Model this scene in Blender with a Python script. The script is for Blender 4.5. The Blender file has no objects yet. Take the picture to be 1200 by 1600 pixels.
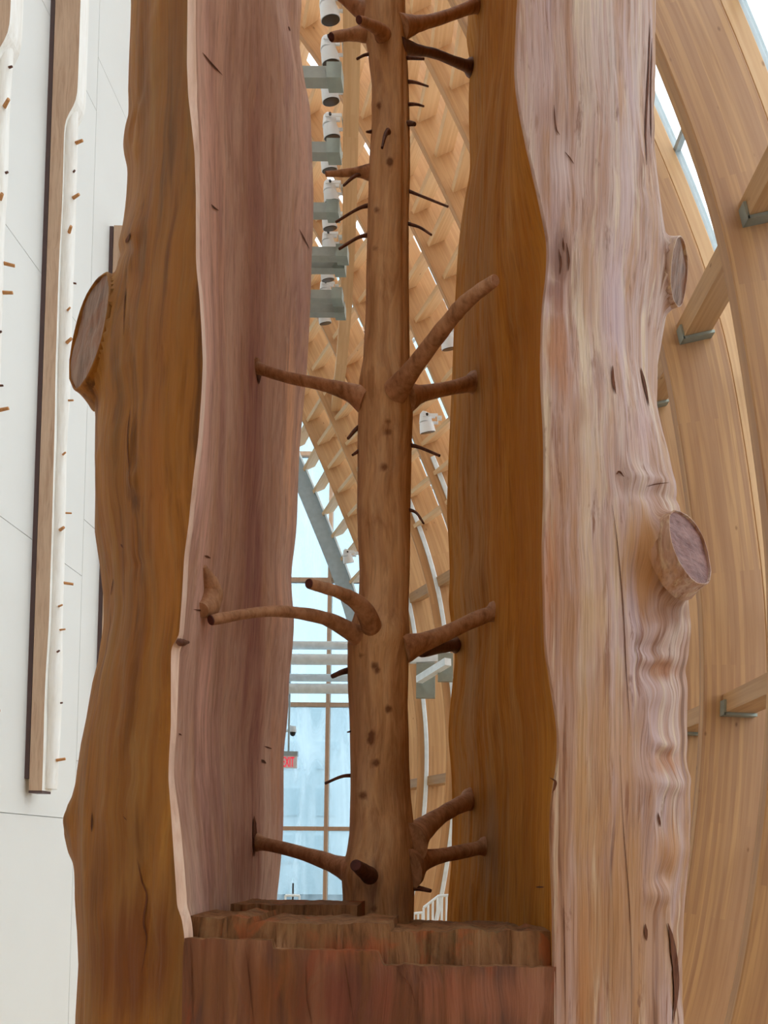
import bpy, math, random
import numpy as np
from mathutils import Vector, Matrix
from mathutils.bvhtree import BVHTree

# ------------------------------------------------------------------ camera, sky, exposure
F, CX, CY = 1250.0, 720.0, 1275.0          # focal length and principal point in pixels of a 1200x1600 frame
EYE = 1.55
PITCH, ROLL = math.radians(2.75), math.radians(0.45)
scene = bpy.context.scene
COL = scene.collection
cam = bpy.data.objects.new('camera', bpy.data.cameras.new('camera'))
COL.objects.link(cam)
cam.data.sensor_fit = 'HORIZONTAL'
cam.data.sensor_width = 36.0
cam.data.lens = F / 1200 * 36
cam.data.shift_x = (600 - CX) / 1200
cam.data.shift_y = (CY - 800) / 1200
cam.data.clip_start = 0.05
cam.location = (0, 0, EYE)
CAMROT = Matrix.Rotation(math.pi / 2 + PITCH, 3, 'X') @ Matrix.Rotation(ROLL, 3, 'Z')
cam.rotation_euler = CAMROT.to_euler()
scene.camera = cam
MR = np.array(CAMROT)

world = bpy.data.worlds.new('overcast_sky')
scene.world = world
world.use_nodes = True
bg = world.node_tree.nodes['Background']
bg.inputs['Color'].default_value = (0.90, 0.965, 1.02, 1)
bg.inputs['Strength'].default_value = 1.0
scene.view_settings.view_transform = 'Standard'
scene.view_settings.look = 'None'
scene.view_settings.gamma = 1
scene.view_settings.use_curve_mapping = False
scene.view_settings.exposure = 1.68

random.seed(7)
RNG = np.random.default_rng(11)

# ------------------------------------------------------------------ projection helpers
def ray(px, py):
    d = np.stack(np.broadcast_arrays((np.asarray(px, float) - CX) / F, -(np.asarray(py, float) - CY) / F, -1.0), -1)
    return d @ MR.T
def at(px, py, Y):
    """world point on the line of sight of a pixel, at distance Y along the hall"""
    d = ray(px, py)
    k = np.asarray(Y, float) / d[..., 1]
    p = d * k[..., None]
    p[..., 2] += EYE
    return p
def pix(p):
    q = (np.asarray(p, float) - np.array([0, 0, EYE])) @ MR
    return CX + F * q[..., 0] / -q[..., 2], CY - F * q[..., 1] / -q[..., 2]

# ------------------------------------------------------------------ noise
_T = RNG.random((64, 64, 64))
def vn(x, y, z):
    x, y, z = np.broadcast_arrays(np.asarray(x, float), np.asarray(y, float), np.asarray(z, float))
    xi, yi, zi = np.floor(x).astype(int), np.floor(y).astype(int), np.floor(z).astype(int)
    fx, fy, fz = x - xi, y - yi, z - zi
    fx, fy, fz = [f * f * (3 - 2 * f) for f in (fx, fy, fz)]
    out = 0
    for dx in (0, 1):
        for dy in (0, 1):
            for dz in (0, 1):
                w = (fx if dx else 1 - fx) * (fy if dy else 1 - fy) * (fz if dz else 1 - fz)
                out = out + w * _T[(xi + dx) % 64, (yi + dy) % 64, (zi + dz) % 64]
    return out * 2 - 1

# ------------------------------------------------------------------ materials
def srgb(r, g, b):
    f = lambda c: c / 12.92 if c <= 0.04045 else ((c + 0.055) / 1.055) ** 2.4
    return (f(r / 255), f(g / 255), f(b / 255), 1)
def newmat(name):
    m = bpy.data.materials.new(name)
    m.use_nodes = True
    nt = m.node_tree
    return m, nt, nt.nodes['Principled BSDF']
def N(nt, kind, **kw):
    n = nt.nodes.new(kind)
    for k, v in kw.items():
        setattr(n, k, v)
    return n
def ramp(nt, stops):
    r = N(nt, 'ShaderNodeValToRGB')
    e = r.color_ramp.elements
    while len(e) < len(stops):
        e.new(0.5)
    for el, (p, c) in zip(e, stops):
        el.position = p
        el.color = c
    return r
def mixc(nt, blend, fac, a, b):
    m = N(nt, 'ShaderNodeMix', data_type='RGBA', blend_type=blend)
    for sock, v in ((m.inputs[0], fac), (m.inputs[6], a), (m.inputs[7], b)):
        if hasattr(v, 'is_linked'):
            nt.links.new(v, sock)
        else:
            sock.default_value = v
    return m.outputs[2]
def wood(name, cols, grain=(16, 16, 1.1), fine=(95, 95, 3.5), rough=0.62, bump=0.35, fine_amt=0.35,
         blotch=None, blotch_amt=0.5, blotch_scale=(3, 3, 1.2), paint=False, dist=0.7, spec=0.35, warp=0.012, spots=(), rest=False):
    """cols: ramp along the grain; blotch / spots: (colour, amount, scale, low, high) stains with a shape of their own"""
    m, nt, b = newmat(name)
    L = nt.links.new
    tc = N(nt, 'ShaderNodeTexCoord')
    src = tc.outputs['Object']
    if rest:                                   # grain follows the log's fibre, not every dent of its skin
        ra = N(nt, 'ShaderNodeAttribute', attribute_name='rest')
        src = ra.outputs['Vector']
    wn = N(nt, 'ShaderNodeTexNoise')
    wn.inputs['Scale'].default_value = 3.0
    wn.inputs['Detail'].default_value = 2
    L(src, wn.inputs['Vector'])
    sub = N(nt, 'ShaderNodeVectorMath', operation='SUBTRACT')
    L(wn.outputs['Color'], sub.inputs[0]); sub.inputs[1].default_value = (0.5, 0.5, 0.5)
    scl = N(nt, 'ShaderNodeVectorMath', operation='SCALE')
    L(sub.outputs[0], scl.inputs[0]); scl.inputs['Scale'].default_value = warp * 4
    add = N(nt, 'ShaderNodeVectorMath', operation='ADD')
    L(src, add.inputs[0]); L(scl.outputs[0], add.inputs[1])
    def noise(scale, detail, distortion, rough_=0.55):
        mp = N(nt, 'ShaderNodeMapping')
        mp.inputs['Scale'].default_value = scale
        L(add.outputs[0], mp.inputs['Vector'])
        n = N(nt, 'ShaderNodeTexNoise')
        n.inputs['Scale'].default_value = 1
        n.inputs['Detail'].default_value = detail
        n.inputs['Roughness'].default_value = rough_
        n.inputs['Distortion'].default_value = distortion
        L(mp.outputs[0], n.inputs['Vector'])
        return n.outputs['Fac']
    g1 = noise(grain, 5, dist)
    g2 = noise(tuple(v * 3.1 for v in grain[:2]) + (grain[2] * 2.3,), 4, 0.4, 0.6)
    gm = N(nt, 'ShaderNodeMath', operation='MULTIPLY_ADD')
    L(g2, gm.inputs[0]); gm.inputs[1].default_value = 0.55
    gs = N(nt, 'ShaderNodeMath', operation='MULTIPLY')
    L(g1, gs.inputs[0]); gs.inputs[1].default_value = 0.6
    L(gs.outputs[0], gm.inputs[2])
    g = gm.outputs[0]
    f = noise(fine, 3, 0.3)
    k = len(cols)
    r = ramp(nt, [(0.42 + 0.30 * i / (k - 1), c) for i, c in enumerate(cols)])
    L(g, r.inputs[0])
    c = r.outputs[0]
    sp = list(spots)
    if blotch is not None:
        sp.insert(0, (blotch, blotch_amt, blotch_scale, 0.46, 0.66))
    for col, amt, sca, lo, hi in sp:
        bl = noise(sca, 5, min(0.8, dist + 0.1), 0.62)
        rb = ramp(nt, [(lo, (0, 0, 0, 1)), (hi, (amt,) * 3 + (1,))])
        L(bl, rb.inputs[0])
        c = mixc(nt, 'MIX', rb.outputs[0], c, col)
    if paint:
        a = N(nt, 'ShaderNodeAttribute', attribute_name='paint')
        # the grain frays the border of a patch
        mm = N(nt, 'ShaderNodeMath', operation='MULTIPLY_ADD')
        L(g2, mm.inputs[0]); mm.inputs[1].default_value = 1.7; mm.inputs[2].default_value = -1.15
        ad = N(nt, 'ShaderNodeMath', operation='ADD')
        L(a.outputs['Alpha'], ad.inputs[0]); L(mm.outputs[0], ad.inputs[1])
        mu = N(nt, 'ShaderNodeMath', operation='MULTIPLY', use_clamp=True)
        L(ad.outputs[0], mu.inputs[0]); mu.inputs[1].default_value = 2.2
        mu2 = N(nt, 'ShaderNodeMath', operation='MULTIPLY', use_clamp=True)
        L(mu.outputs[0], mu2.inputs[0]); mu2.inputs[1].default_value = 0.85
        c = mixc(nt, 'MIX', mu2.outputs[0], c, a.outputs['Color'])
    rf = ramp(nt, [(0.3, (0.5, 0.44, 0.42, 1)), (0.52, (1, 1, 1, 1)), (0.75, (1.0, 1.0, 1.0, 1))])
    L(f, rf.inputs[0])
    c = mixc(nt, 'MULTIPLY', fine_amt, c, rf.outputs[0])
    L(c, b.inputs['Base Color'])
    b.inputs['Roughness'].default_value = rough
    b.inputs['Specular IOR Level'].default_value = spec
    if bump:
        s_ = N(nt, 'ShaderNodeMath', operation='MULTIPLY_ADD')
        L(g, s_.inputs[0]); s_.inputs[1].default_value = 2.2; L(f, s_.inputs[2])
        bp = N(nt, 'ShaderNodeBump')
        bp.inputs['Strength'].default_value = bump
        bp.inputs['Distance'].default_value = 0.007
        L(s_.outputs[0], bp.inputs['Height'])
        L(bp.outputs[0], b.inputs['Normal'])
    return m
def plain(name, col, rough=0.5, metal=0.0, noise=0.06, scale=8):
    m, nt, b = newmat(name)
    tc = N(nt, 'ShaderNodeTexCoord')
    n = N(nt, 'ShaderNodeTexNoise')
    n.inputs['Scale'].default_value = scale
    n.inputs['Detail'].default_value = 3
    nt.links.new(tc.outputs['Object'], n.inputs['Vector'])
    lo = tuple(c * (1 - noise) for c in col[:3]) + (1,)
    hi = tuple(min(1, c * (1 + noise)) for c in col[:3]) + (1,)
    r = ramp(nt, [(0.35, lo), (0.65, hi)])
    nt.links.new(n.outputs['Fac'], r.inputs[0])
    nt.links.new(r.outputs[0], b.inputs['Base Color'])
    b.inputs['Roughness'].default_value = rough
    b.inputs['Metallic'].default_value = metal
    return m
def glulam(name, c1, c2, c3, lam=0.05, length=2.6, rough=0.45):
    """laminated timber: boards run along u (arc length), laid across v; knots and streaks"""
    m, nt, b = newmat(name)
    L = nt.links.new
    uv = N(nt, 'ShaderNodeUVMap', uv_map='UVMap')
    br = N(nt, 'ShaderNodeTexBrick')
    br.offset = 0.37
    br.inputs['Color1'].default_value = c1
    br.inputs['Color2'].default_value = c2
    br.inputs['Mortar'].default_value = c1
    br.inputs['Scale'].default_value = 1
    br.inputs['Mortar Size'].default_value = 0.0
    br.inputs['Bias'].default_value = -0.25
    br.inputs['Brick Width'].default_value = length
    br.inputs['Row Height'].default_value = lam
    L(uv.outputs[0], br.inputs['Vector'])
    mp = N(nt, 'ShaderNodeMapping')
    mp.inputs['Scale'].default_value = (0.9, 22, 1)
    L(uv.outputs[0], mp.inputs['Vector'])
    n = N(nt, 'ShaderNodeTexNoise')
    n.inputs['Scale'].default_value = 1
    n.inputs['Detail'].default_value = 5
    n.inputs['Distortion'].default_value = 0.5
    L(mp.outputs[0], n.inputs['Vector'])
    r = ramp(nt, [(0.42, (0, 0, 0, 1)), (0.7, (0.75, 0.75, 0.75, 1))])
    L(n.outputs['Fac'], r.inputs[0])
    c = mixc(nt, 'MIX', r.outputs[0], br.outputs['Color'], c3)
    vo = N(nt, 'ShaderNodeTexVoronoi')
    vo.inputs['Scale'].default_value = 3.2
    mp2 = N(nt, 'ShaderNodeMapping')
    mp2.inputs['Scale'].default_value = (0.7, 1.3, 1)
    L(uv.outputs[0], mp2.inputs['Vector'])
    L(mp2.outputs[0], vo.inputs['Vector'])
    rk = ramp(nt, [(0.03, (0.5, 0.42, 0.36, 1)), (0.075, (1, 1, 1, 1))])
    L(vo.outputs['Distance'], rk.inputs[0])
    c = mixc(nt, 'MULTIPLY', 0.8, c, rk.outputs[0])
    L(c, b.inputs['Base Color'])
    b.inputs['Roughness'].default_value = rough
    b.inputs['Specular IOR Level'].default_value = 0.3
    return m
def glassmat(name, tint, frost=0.0, gloss=0.06):
    m, nt, b = newmat(name)
    L = nt.links.new
    out = nt.nodes['Material Output']
    nt.nodes.remove(b)
    tr = N(nt, 'ShaderNodeBsdfTransparent')
    tr.inputs[0].default_value = tint
    gl = N(nt, 'ShaderNodeBsdfGlossy')
    gl.inputs['Roughness'].default_value = 0.03
    mx = N(nt, 'ShaderNodeMixShader')
    mx.inputs[0].default_value = gloss
    L(tr.outputs[0], mx.inputs[1]); L(gl.outputs[0], mx.inputs[2])
    last = mx.outputs[0]
    if frost:
        tc = N(nt, 'ShaderNodeTexCoord')
        mp = N(nt, 'ShaderNodeMapping')
        mp.inputs['Scale'].default_value = (1.6, 1.6, 0.28)
        L(tc.outputs['Object'], mp.inputs['Vector'])
        n = N(nt, 'ShaderNodeTexNoise')
        n.inputs['Scale'].default_value = 1.2
        n.inputs['Detail'].default_value = 4
        n.inputs['Distortion'].default_value = 1.2
        L(mp.outputs[0], n.inputs['Vector'])
        r = ramp(nt, [(0.35, (0, 0, 0, 1)), (0.7, (frost,) * 3 + (1,))])
        L(n.outputs['Fac'], r.inputs[0])
        df = N(nt, 'ShaderNodeBsdfTranslucent')
        df.inputs[0].default_value = (0.85, 0.92, 0.94, 1)
        m2 = N(nt, 'ShaderNodeMixShader')
        L(r.outputs[0], m2.inputs[0]); L(last, m2.inputs[1]); L(df.outputs[0], m2.inputs[2])
        last = m2.outputs[0]
    L(last, out.inputs['Surface'])
    return m

M = {}  # log side woods below: differing wood colours, some light and shade mixed in
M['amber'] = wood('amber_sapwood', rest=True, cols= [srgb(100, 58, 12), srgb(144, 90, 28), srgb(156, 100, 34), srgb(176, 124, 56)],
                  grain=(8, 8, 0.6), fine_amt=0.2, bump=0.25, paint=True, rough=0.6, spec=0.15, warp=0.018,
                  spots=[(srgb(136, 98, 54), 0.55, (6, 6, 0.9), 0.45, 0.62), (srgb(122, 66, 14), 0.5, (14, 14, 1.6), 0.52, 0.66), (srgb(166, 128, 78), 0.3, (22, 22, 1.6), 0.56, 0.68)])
M['pale'] = wood('weathered_pale_wood', rest=True, cols= [srgb(128, 86, 60), srgb(172, 130, 104), srgb(184, 150, 136), srgb(198, 172, 160), srgb(214, 190, 164)],
                 grain=(10, 10, 0.6), fine=(130, 130, 4), fine_amt=0.45, bump=0.4, paint=True, rough=0.6, spec=0.2, warp=0.007, dist=0.25,
                 spots=[(srgb(192, 168, 172), 0.6, (7, 7, 0.9), 0.5, 0.64), (srgb(182, 134, 86), 0.7, (10, 10, 1.2), 0.5, 0.64), (srgb(134, 84, 54), 0.75, (40, 40, 3.0), 0.57, 0.65), (srgb(220, 200, 172), 0.65, (30, 30, 1.6), 0.55, 0.65), (srgb(120, 76, 54), 0.7, (22, 22, 6), 0.63, 0.7)])
M['pink'] = wood('rosy_carved_heartwood', [srgb(182, 140, 118), srgb(208, 168, 146), srgb(218, 184, 162)],
                 grain=(7, 7, 0.9), fine=(80, 80, 14), fine_amt=0.35, bump=0.35, paint=True, rough=0.9, spec=0.08, warp=0.018,
                 spots=[(srgb(180, 136, 128), 0.6, (4, 4, 0.8), 0.46, 0.62), (srgb(206, 160, 126), 0.5, (12, 12, 3), 0.52, 0.66), (srgb(222, 196, 176), 0.35, (30, 30, 6), 0.58, 0.7)])
M['brown'] = wood('umber_carved_heartwood', [srgb(156, 94, 24), srgb(178, 114, 38), srgb(192, 134, 60)],
                  grain=(8, 8, 0.9), fine=(85, 85, 9), fine_amt=0.4, bump=0.35, paint=True, rough=0.9, spec=0.05, warp=0.018,
                  spots=[(srgb(184, 140, 84), 0.45, (10, 10, 1.6), 0.5, 0.66), (srgb(132, 76, 20), 0.45, (16, 16, 3), 0.54, 0.68)])
M['rim'] = wood('fresh_cut_rim', [srgb(214, 176, 152), srgb(228, 194, 172), srgb(236, 210, 190)], grain=(20, 20, 3), fine_amt=0.25, bump=0.3)
M['base'] = wood('red_brown_base_wood', [srgb(78, 44, 28), srgb(110, 68, 44), srgb(126, 80, 54), srgb(148, 102, 74)],
                 grain=(9, 9, 0.8), fine_amt=0.35, bump=0.45, paint=True, warp=0.018, rough=0.7, spec=0.2,
                 spots=[(srgb(98, 68, 58), 0.7, (9, 9, 2.0), 0.48, 0.62), (srgb(142, 70, 42), 0.5, (16, 16, 5), 0.56, 0.66), (srgb(146, 98, 46), 0.5, (7, 7, 0.9), 0.52, 0.66)])
M['ledge'] = wood('chipped_ledge_wood', [srgb(94, 62, 38), srgb(128, 88, 56), srgb(146, 108, 74)], grain=(18, 18, 4), fine=(120, 60, 12), fine_amt=0.45, bump=0.6, paint=True, rough=0.75, spec=0.15,
                  spots=[(srgb(156, 84, 46), 0.6, (11, 11, 10), 0.54, 0.62), (srgb(128, 106, 74), 0.5, (14, 14, 9), 0.54, 0.66)])
M['sapling'] = wood('inner_tree_wood', [srgb(162, 120, 80), srgb(200, 158, 114), srgb(214, 178, 138)], grain=(10, 10, 1.4),
                    fine=(110, 110, 9), fine_amt=0.35, bump=0.35, rough=0.65, spec=0.2, paint=True, warp=0.015,
                    spots=[(srgb(166, 130, 102), 0.5, (12, 12, 2.6), 0.5, 0.64), (srgb(142, 92, 52), 0.5, (22, 22, 4), 0.54, 0.66)])
M['branch'] = wood('branch_wood', [srgb(142, 100, 70), srgb(174, 128, 94), srgb(190, 146, 112)], grain=(18, 18, 12), fine=(90, 90, 60), fine_amt=0.35, bump=0.3, spec=0.2)
M['twig'] = wood('dark_twig_wood', [srgb(70, 40, 28), srgb(92, 54, 38), srgb(110, 68, 48)], grain=(40, 40, 40), fine_amt=0.2, bump=0.2)
M['endgrain'] = wood('purple_brown_cut_face', [srgb(120, 82, 78), srgb(146, 106, 100), srgb(160, 120, 112)], grain=(9, 9, 40), fine=(60, 60, 120), fine_amt=0.4, bump=0.4)
M['endgrain_dark'] = wood('dark_cut_end', [srgb(74, 34, 30), srgb(92, 46, 40)], grain=(60, 60, 60), fine_amt=0.3, bump=0.3)
M['endgrain_pale'] = wood('pale_cut_end', [srgb(176, 130, 104), srgb(206, 166, 140)], grain=(90, 90, 90), fine_amt=0.4, bump=0.3)
M['greycut'] = wood('grey_brown_cut_face', [srgb(116, 90, 76), srgb(148, 120, 104), srgb(162, 134, 116)], grain=(14, 14, 3), blotch=srgb(142, 86, 54), blotch_amt=0.7, blotch_scale=(9, 9, 7), fine=(60, 60, 14), fine_amt=0.5, bump=0.6, spec=0.15)
M['crack'] = wood('split_shade_wood', [srgb(84, 48, 32), srgb(116, 72, 50)], grain=(60, 60, 6), fine_amt=0.3, bump=0.2, rough=0.9, spec=0.1)
M['glulam'] = glulam('glulam_timber', srgb(168, 126, 90), srgb(196, 152, 102), srgb(152, 108, 74))
M['glulam_pale'] = glulam('pale_glulam', srgb(206, 166, 122), srgb(200, 158, 112), srgb(190, 146, 102))
M['purlin_big'] = glulam('large_purlin_timber', srgb(176, 136, 96), srgb(186, 146, 104), srgb(160, 116, 76), lam=0.07, length=1.4)
M['glulam_daylit'] = glulam('daylit_rib_timber', srgb(196, 150, 106), srgb(210, 166, 118), srgb(182, 134, 90))  # rib timber lightened to stand for the daylight on the far ribs
M['purlin'] = glulam('purlin_timber', srgb(226, 186, 140), srgb(232, 196, 152), srgb(212, 168, 122), lam=0.06, length=1.1)
M['steel'] = plain('galvanised_steel', srgb(150, 156, 146), 0.45, 0.5)
M['hanger'] = plain('dull_grey_steel', srgb(150, 152, 144), 0.5, 0.2)
M['whitesteel'] = plain('white_painted_steel', srgb(232, 240, 244), 0.4)
M['greysteel'] = plain('grey_painted_steel', srgb(170, 182, 186), 0.45)
M['white'] = plain('white_lamp_enamel', srgb(236, 238, 240), 0.3, noise=0.02)
M['black'] = plain('black_lamp_glass', srgb(22, 20, 22), 0.25)
M['darkbrown'] = plain('dark_brown_finish', srgb(84, 62, 60), 0.5)
M['wall'] = plain('white_wall_panel', srgb(222, 222, 218), 0.75, noise=0.012, scale=1.5)
M['wallrear'] = plain('timber_cladding', srgb(196, 160, 124), 0.7, noise=0.08)
M['joint'] = plain('panel_joint_gap', srgb(170, 170, 166), 0.8)
M['floor'] = glulam('oak_floor_boards', srgb(206, 178, 138), srgb(196, 166, 126), srgb(188, 156, 116), lam=0.12, length=2.0)
M['beamside'] = wood('sawn_beam_side', [srgb(182, 150, 124), srgb(200, 170, 144), srgb(208, 180, 154)], grain=(14, 14, 1.2), fine_amt=0.25, bump=0.15)
M['beamfront'] = wood('overlit_beam_front', [srgb(232, 228, 220), srgb(240, 238, 232), srgb(245, 244, 240)], grain=(14, 14, 1.5), fine_amt=0.12, bump=0.15)  # near white: strong daylight on beam fronts and stems put into the colour
M['peg'] = wood('peg_wood', [srgb(176, 120, 70), srgb(200, 146, 92)], grain=(30, 30, 30), fine_amt=0.2, bump=0.1)
M['glass'] = glassmat('facade_glass', (0.96, 0.98, 0.98, 1))
M['endglass'] = glassmat('end_wall_glass', (0.53, 0.63, 0.68, 1), frost=0.3)
M['mullion'] = wood('window_mullion_wood', [srgb(204, 166, 138), srgb(218, 182, 154)], grain=(10, 10, 2), fine_amt=0.2, bump=0.1)
M['signwhite'] = plain('exit_sign_plate', srgb(246, 244, 244), 0.4)
M['signred'] = plain('exit_letter_red', srgb(236, 40, 70), 0.5)
M['signred'].node_tree.nodes['Principled BSDF'].inputs['Emission Color'].default_value = srgb(240, 40, 80)
M['signred'].node_tree.nodes['Principled BSDF'].inputs['Emission Strength'].default_value = 0.18
M['building'] = plain('pale_concrete', srgb(240, 244, 242), 0.8)
M['bwindow'] = plain('building_window_glass', srgb(222, 232, 232), 0.5)
M['street'] = plain('grey_paving', srgb(120, 122, 122), 0.9)

# ------------------------------------------------------------------ object helpers
def put(name, verts, faces, mats, parent=None, smooth=True, midx=None, uvs=None, paint=None, sharp=None, rest=None):
    me = bpy.data.meshes.new(name)
    me.from_pydata([tuple(v) for v in verts], [], [tuple(int(i) for i in f) for f in faces])
    for m in (mats if isinstance(mats, (list, tuple)) else [mats]):
        me.materials.append(M[m])
    if midx is not None:
        me.polygons.foreach_set('material_index', np.asarray(midx, np.int32))
    me.polygons.foreach_set('use_smooth', np.full(len(me.polygons), smooth))
    if uvs is not None:
        ul = me.uv_layers.new(name='UVMap')
        ul.data.foreach_set('uv', np.asarray(uvs, np.float32).ravel())
    if paint is not None:
        ca = me.color_attributes.new('paint', 'FLOAT_COLOR', 'POINT')
        ca.data.foreach_set('color', np.asarray(paint, np.float32).ravel())
    if rest is not None:
        ra = me.attributes.new('rest', 'FLOAT_VECTOR', 'POINT')
        ra.data.foreach_set('vector', np.asarray(rest, np.float32).ravel())
    me.update()
    if smooth and sharp:
        me.set_sharp_from_angle(angle=math.radians(sharp))
    o = bpy.data.objects.new(name, me)
    COL.objects.link(o)
    if parent is not None:
        o.parent = parent
        o.matrix_parent_inverse = WORLD[parent.name].inverted()
    WORLD[o.name] = Matrix.Identity(4)
    return o
WORLD = {}
def empty(name, loc=(0, 0, 0)):
    o = bpy.data.objects.new(name, None)
    o.location = loc
    o.empty_display_size = 0.2
    COL.objects.link(o)
    WORLD[o.name] = Matrix.Translation(Vector(loc))
    return o
def tag(o, label=None, cat=None, group=None, kind=None):
    for k, v in (('label', label), ('category', cat), ('group', group), ('kind', kind)):
        if v:
            o[k] = v
    return o
class MB:
    def __init__(s):
        s.v, s.f, s.uv = [], [], []
    def hexa(s, c):
        """8 corners: bottom ring 0-3 counter-clockwise, top ring 4-7"""
        n = len(s.v)
        s.v += [tuple(p) for p in c]
        P = [np.array(p, float) for p in c]
        for f in ((0, 3, 2, 1), (4, 5, 6, 7), (0, 1, 5, 4), (1, 2, 6, 5), (2, 3, 7, 6), (3, 0, 4, 7)):
            s.f.append(tuple(n + i for i in f))
            a, b, d = P[f[0]], P[f[1]], P[f[3]]
            lu, lv = np.linalg.norm(b - a), np.linalg.norm(d - a)
            off = (abs(a[0]) * 7.3 + abs(a[1]) * 3.1 + abs(a[2]) * 5.7)
            if lu >= lv:
                q = [(0, 0), (lu, 0), (lu, lv), (0, lv)]
            else:
                q = [(0, 0), (0, lu), (lv, lu), (lv, 0)]
            s.uv += [(x + off, y + off * 0.31) for x, y in q]
        return s
    def box(s, x0, x1, y0, y1, z0, z1):
        return s.hexa([(x0, y0, z0), (x1, y0, z0), (x1, y1, z0), (x0, y1, z0), (x0, y0, z1), (x1, y0, z1), (x1, y1, z1), (x0, y1, z1)])
    def bar(s, a, b, w, h, up=(0, 0, 1)):
        a, b, up = np.array(a, float), np.array(b, float), np.array(up, float)
        d = b - a; d /= np.linalg.norm(d)
        u = np.cross(d, up); u /= np.linalg.norm(u)
        v = np.cross(u, d)
        c = []
        for p in (a, b):
            c.append([p - u * w / 2 - v * h / 2, p + u * w / 2 - v * h / 2, p + u * w / 2 + v * h / 2, p - u * w / 2 + v * h / 2])
        return s.hexa(c[0][::-1] + c[1][::-1])
    def tube(s, pts, radii, n=12, cap=True, ell=None):
        pts = [np.array(p, float) for p in pts]
        base = len(s.v)
        u = None
        for i, p in enumerate(pts):
            d = pts[min(i + 1, len(pts) - 1)] - pts[max(i - 1, 0)]
            d = d / (np.linalg.norm(d) + 1e-12)
            if u is None:
                r = np.array([0, 0, 1.0]) if abs(d[2]) < 0.8 else np.array([1.0, 0, 0])
                u = np.cross(d, r)
            u = u - d * np.dot(u, d); u /= np.linalg.norm(u)
            w = np.cross(d, u)
            for k in range(n):
                a = 2 * math.pi * k / n
                s.v.append(tuple(p + radii[i] * (math.cos(a) * u + math.sin(a) * w)))
        for i in range(len(pts) - 1):
            for k in range(n):
                q = (base + i * n + k, base + i * n + (k + 1) % n, base + (i + 1) * n + (k + 1) % n, base + (i + 1) * n + k)
                s.f.append(q); s.uv += [(0, 0)] * 4
        if cap:
            s.f.append(tuple(base + k for k in range(n))[::-1]); s.uv += [(0, 0)] * n
            s.f.append(tuple(base + (len(pts) - 1) * n + k for k in range(n))); s.uv += [(0, 0)] * n
        return s
    def build(s, name, mat, parent=None, smooth=False, sharp=40, **kw):
        return put(name, s.v, s.f, mat, parent, smooth=smooth, uvs=s.uv, sharp=sharp if smooth else None, **kw)
def catmull(P, n):
    P = np.asarray(P, float)
    Q = np.vstack([2 * P[0] - P[1], P, 2 * P[-1] - P[-2]])
    out = []
    for i in range(len(P) - 1):
        p0, p1, p2, p3 = Q[i:i + 4]
        for t in np.linspace(0, 1, n, endpoint=False):
            out.append(0.5 * ((2 * p1) + (p2 - p0) * t + (2 * p0 - 5 * p1 + 4 * p2 - p3) * t * t + (3 * p1 - p0 - 3 * p2 + p3) * t ** 3))
    out.append(P[-1])
    return np.array(out)
def smooth1(x, y, xs):
    """monotone-free smooth interpolation (cubic Hermite) on a sorted table"""
    x, y, xs = np.asarray(x, float), np.asarray(y, float), np.asarray(xs, float)
    m = np.gradient(y, x)
    xc = np.clip(xs, x[0], x[-1])
    i = np.clip(np.searchsorted(x, xc) - 1, 0, len(x) - 2)
    h = x[i + 1] - x[i]
    t = (xc - x[i]) / h
    return ((2 * t**3 - 3 * t**2 + 1) * y[i] + (t**3 - 2 * t**2 + t) * h * m[i] + (-2 * t**3 + 3 * t**2) * y[i + 1] + (t**3 - t**2) * h * m[i + 1])

# ================================================================== THE HALL
FLOOR = -0.7
XW = -3.6                                        # white wall on the left
PZ = [-2.3, -1.55, -0.08, 1.0, 1.8, 2.6, 3.67, 4.48, 5.39, 6.0, 7.0, 8.0, 10.0, 12.0, 14.0, 16.0, 17.5]
PX = [1.86, 2.10, 2.385, 2.50, 2.535, 2.52, 2.41, 2.30, 2.14, 1.98, 1.63, 1.22, 0.35, -0.65, -1.90, -3.6, -5.5]
def prof(z):                                     # inner edge of a rib above eye level
    return smooth1(PZ, PX, z)
def offs(Y):                                     # the glazed side swings in towards the far end
    return smooth1([-12, 5, 6.7, 8.3, 9.6, 12, 14, 16, 18, 20, 22], [0.3, 0.2, 0.11, 0.0, -0.15, -0.62, -1.5, -2.7, -3.85, -4.78, -5.6], Y)
RIBY = [-9.3, -7.7, -6.1, -4.5, -2.9, -1.3, 0.3, 1.9, 3.5, 5.1, 6.7, 8.3, 9.6, 10.75, 11.85, 12.95, 14.05, 15.15, 16.25, 17.35, 18.45, 19.72]
RIBD, RIBT = 0.66, 0.17

# floor
fb = MB().box(-8.5, 4.2, -9.9, 21.0, FLOOR - 0.12, FLOOR)
tag(fb.build('floor', 'floor'), 'pale oak board floor of the long gallery', None, None, 'structure')
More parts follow.
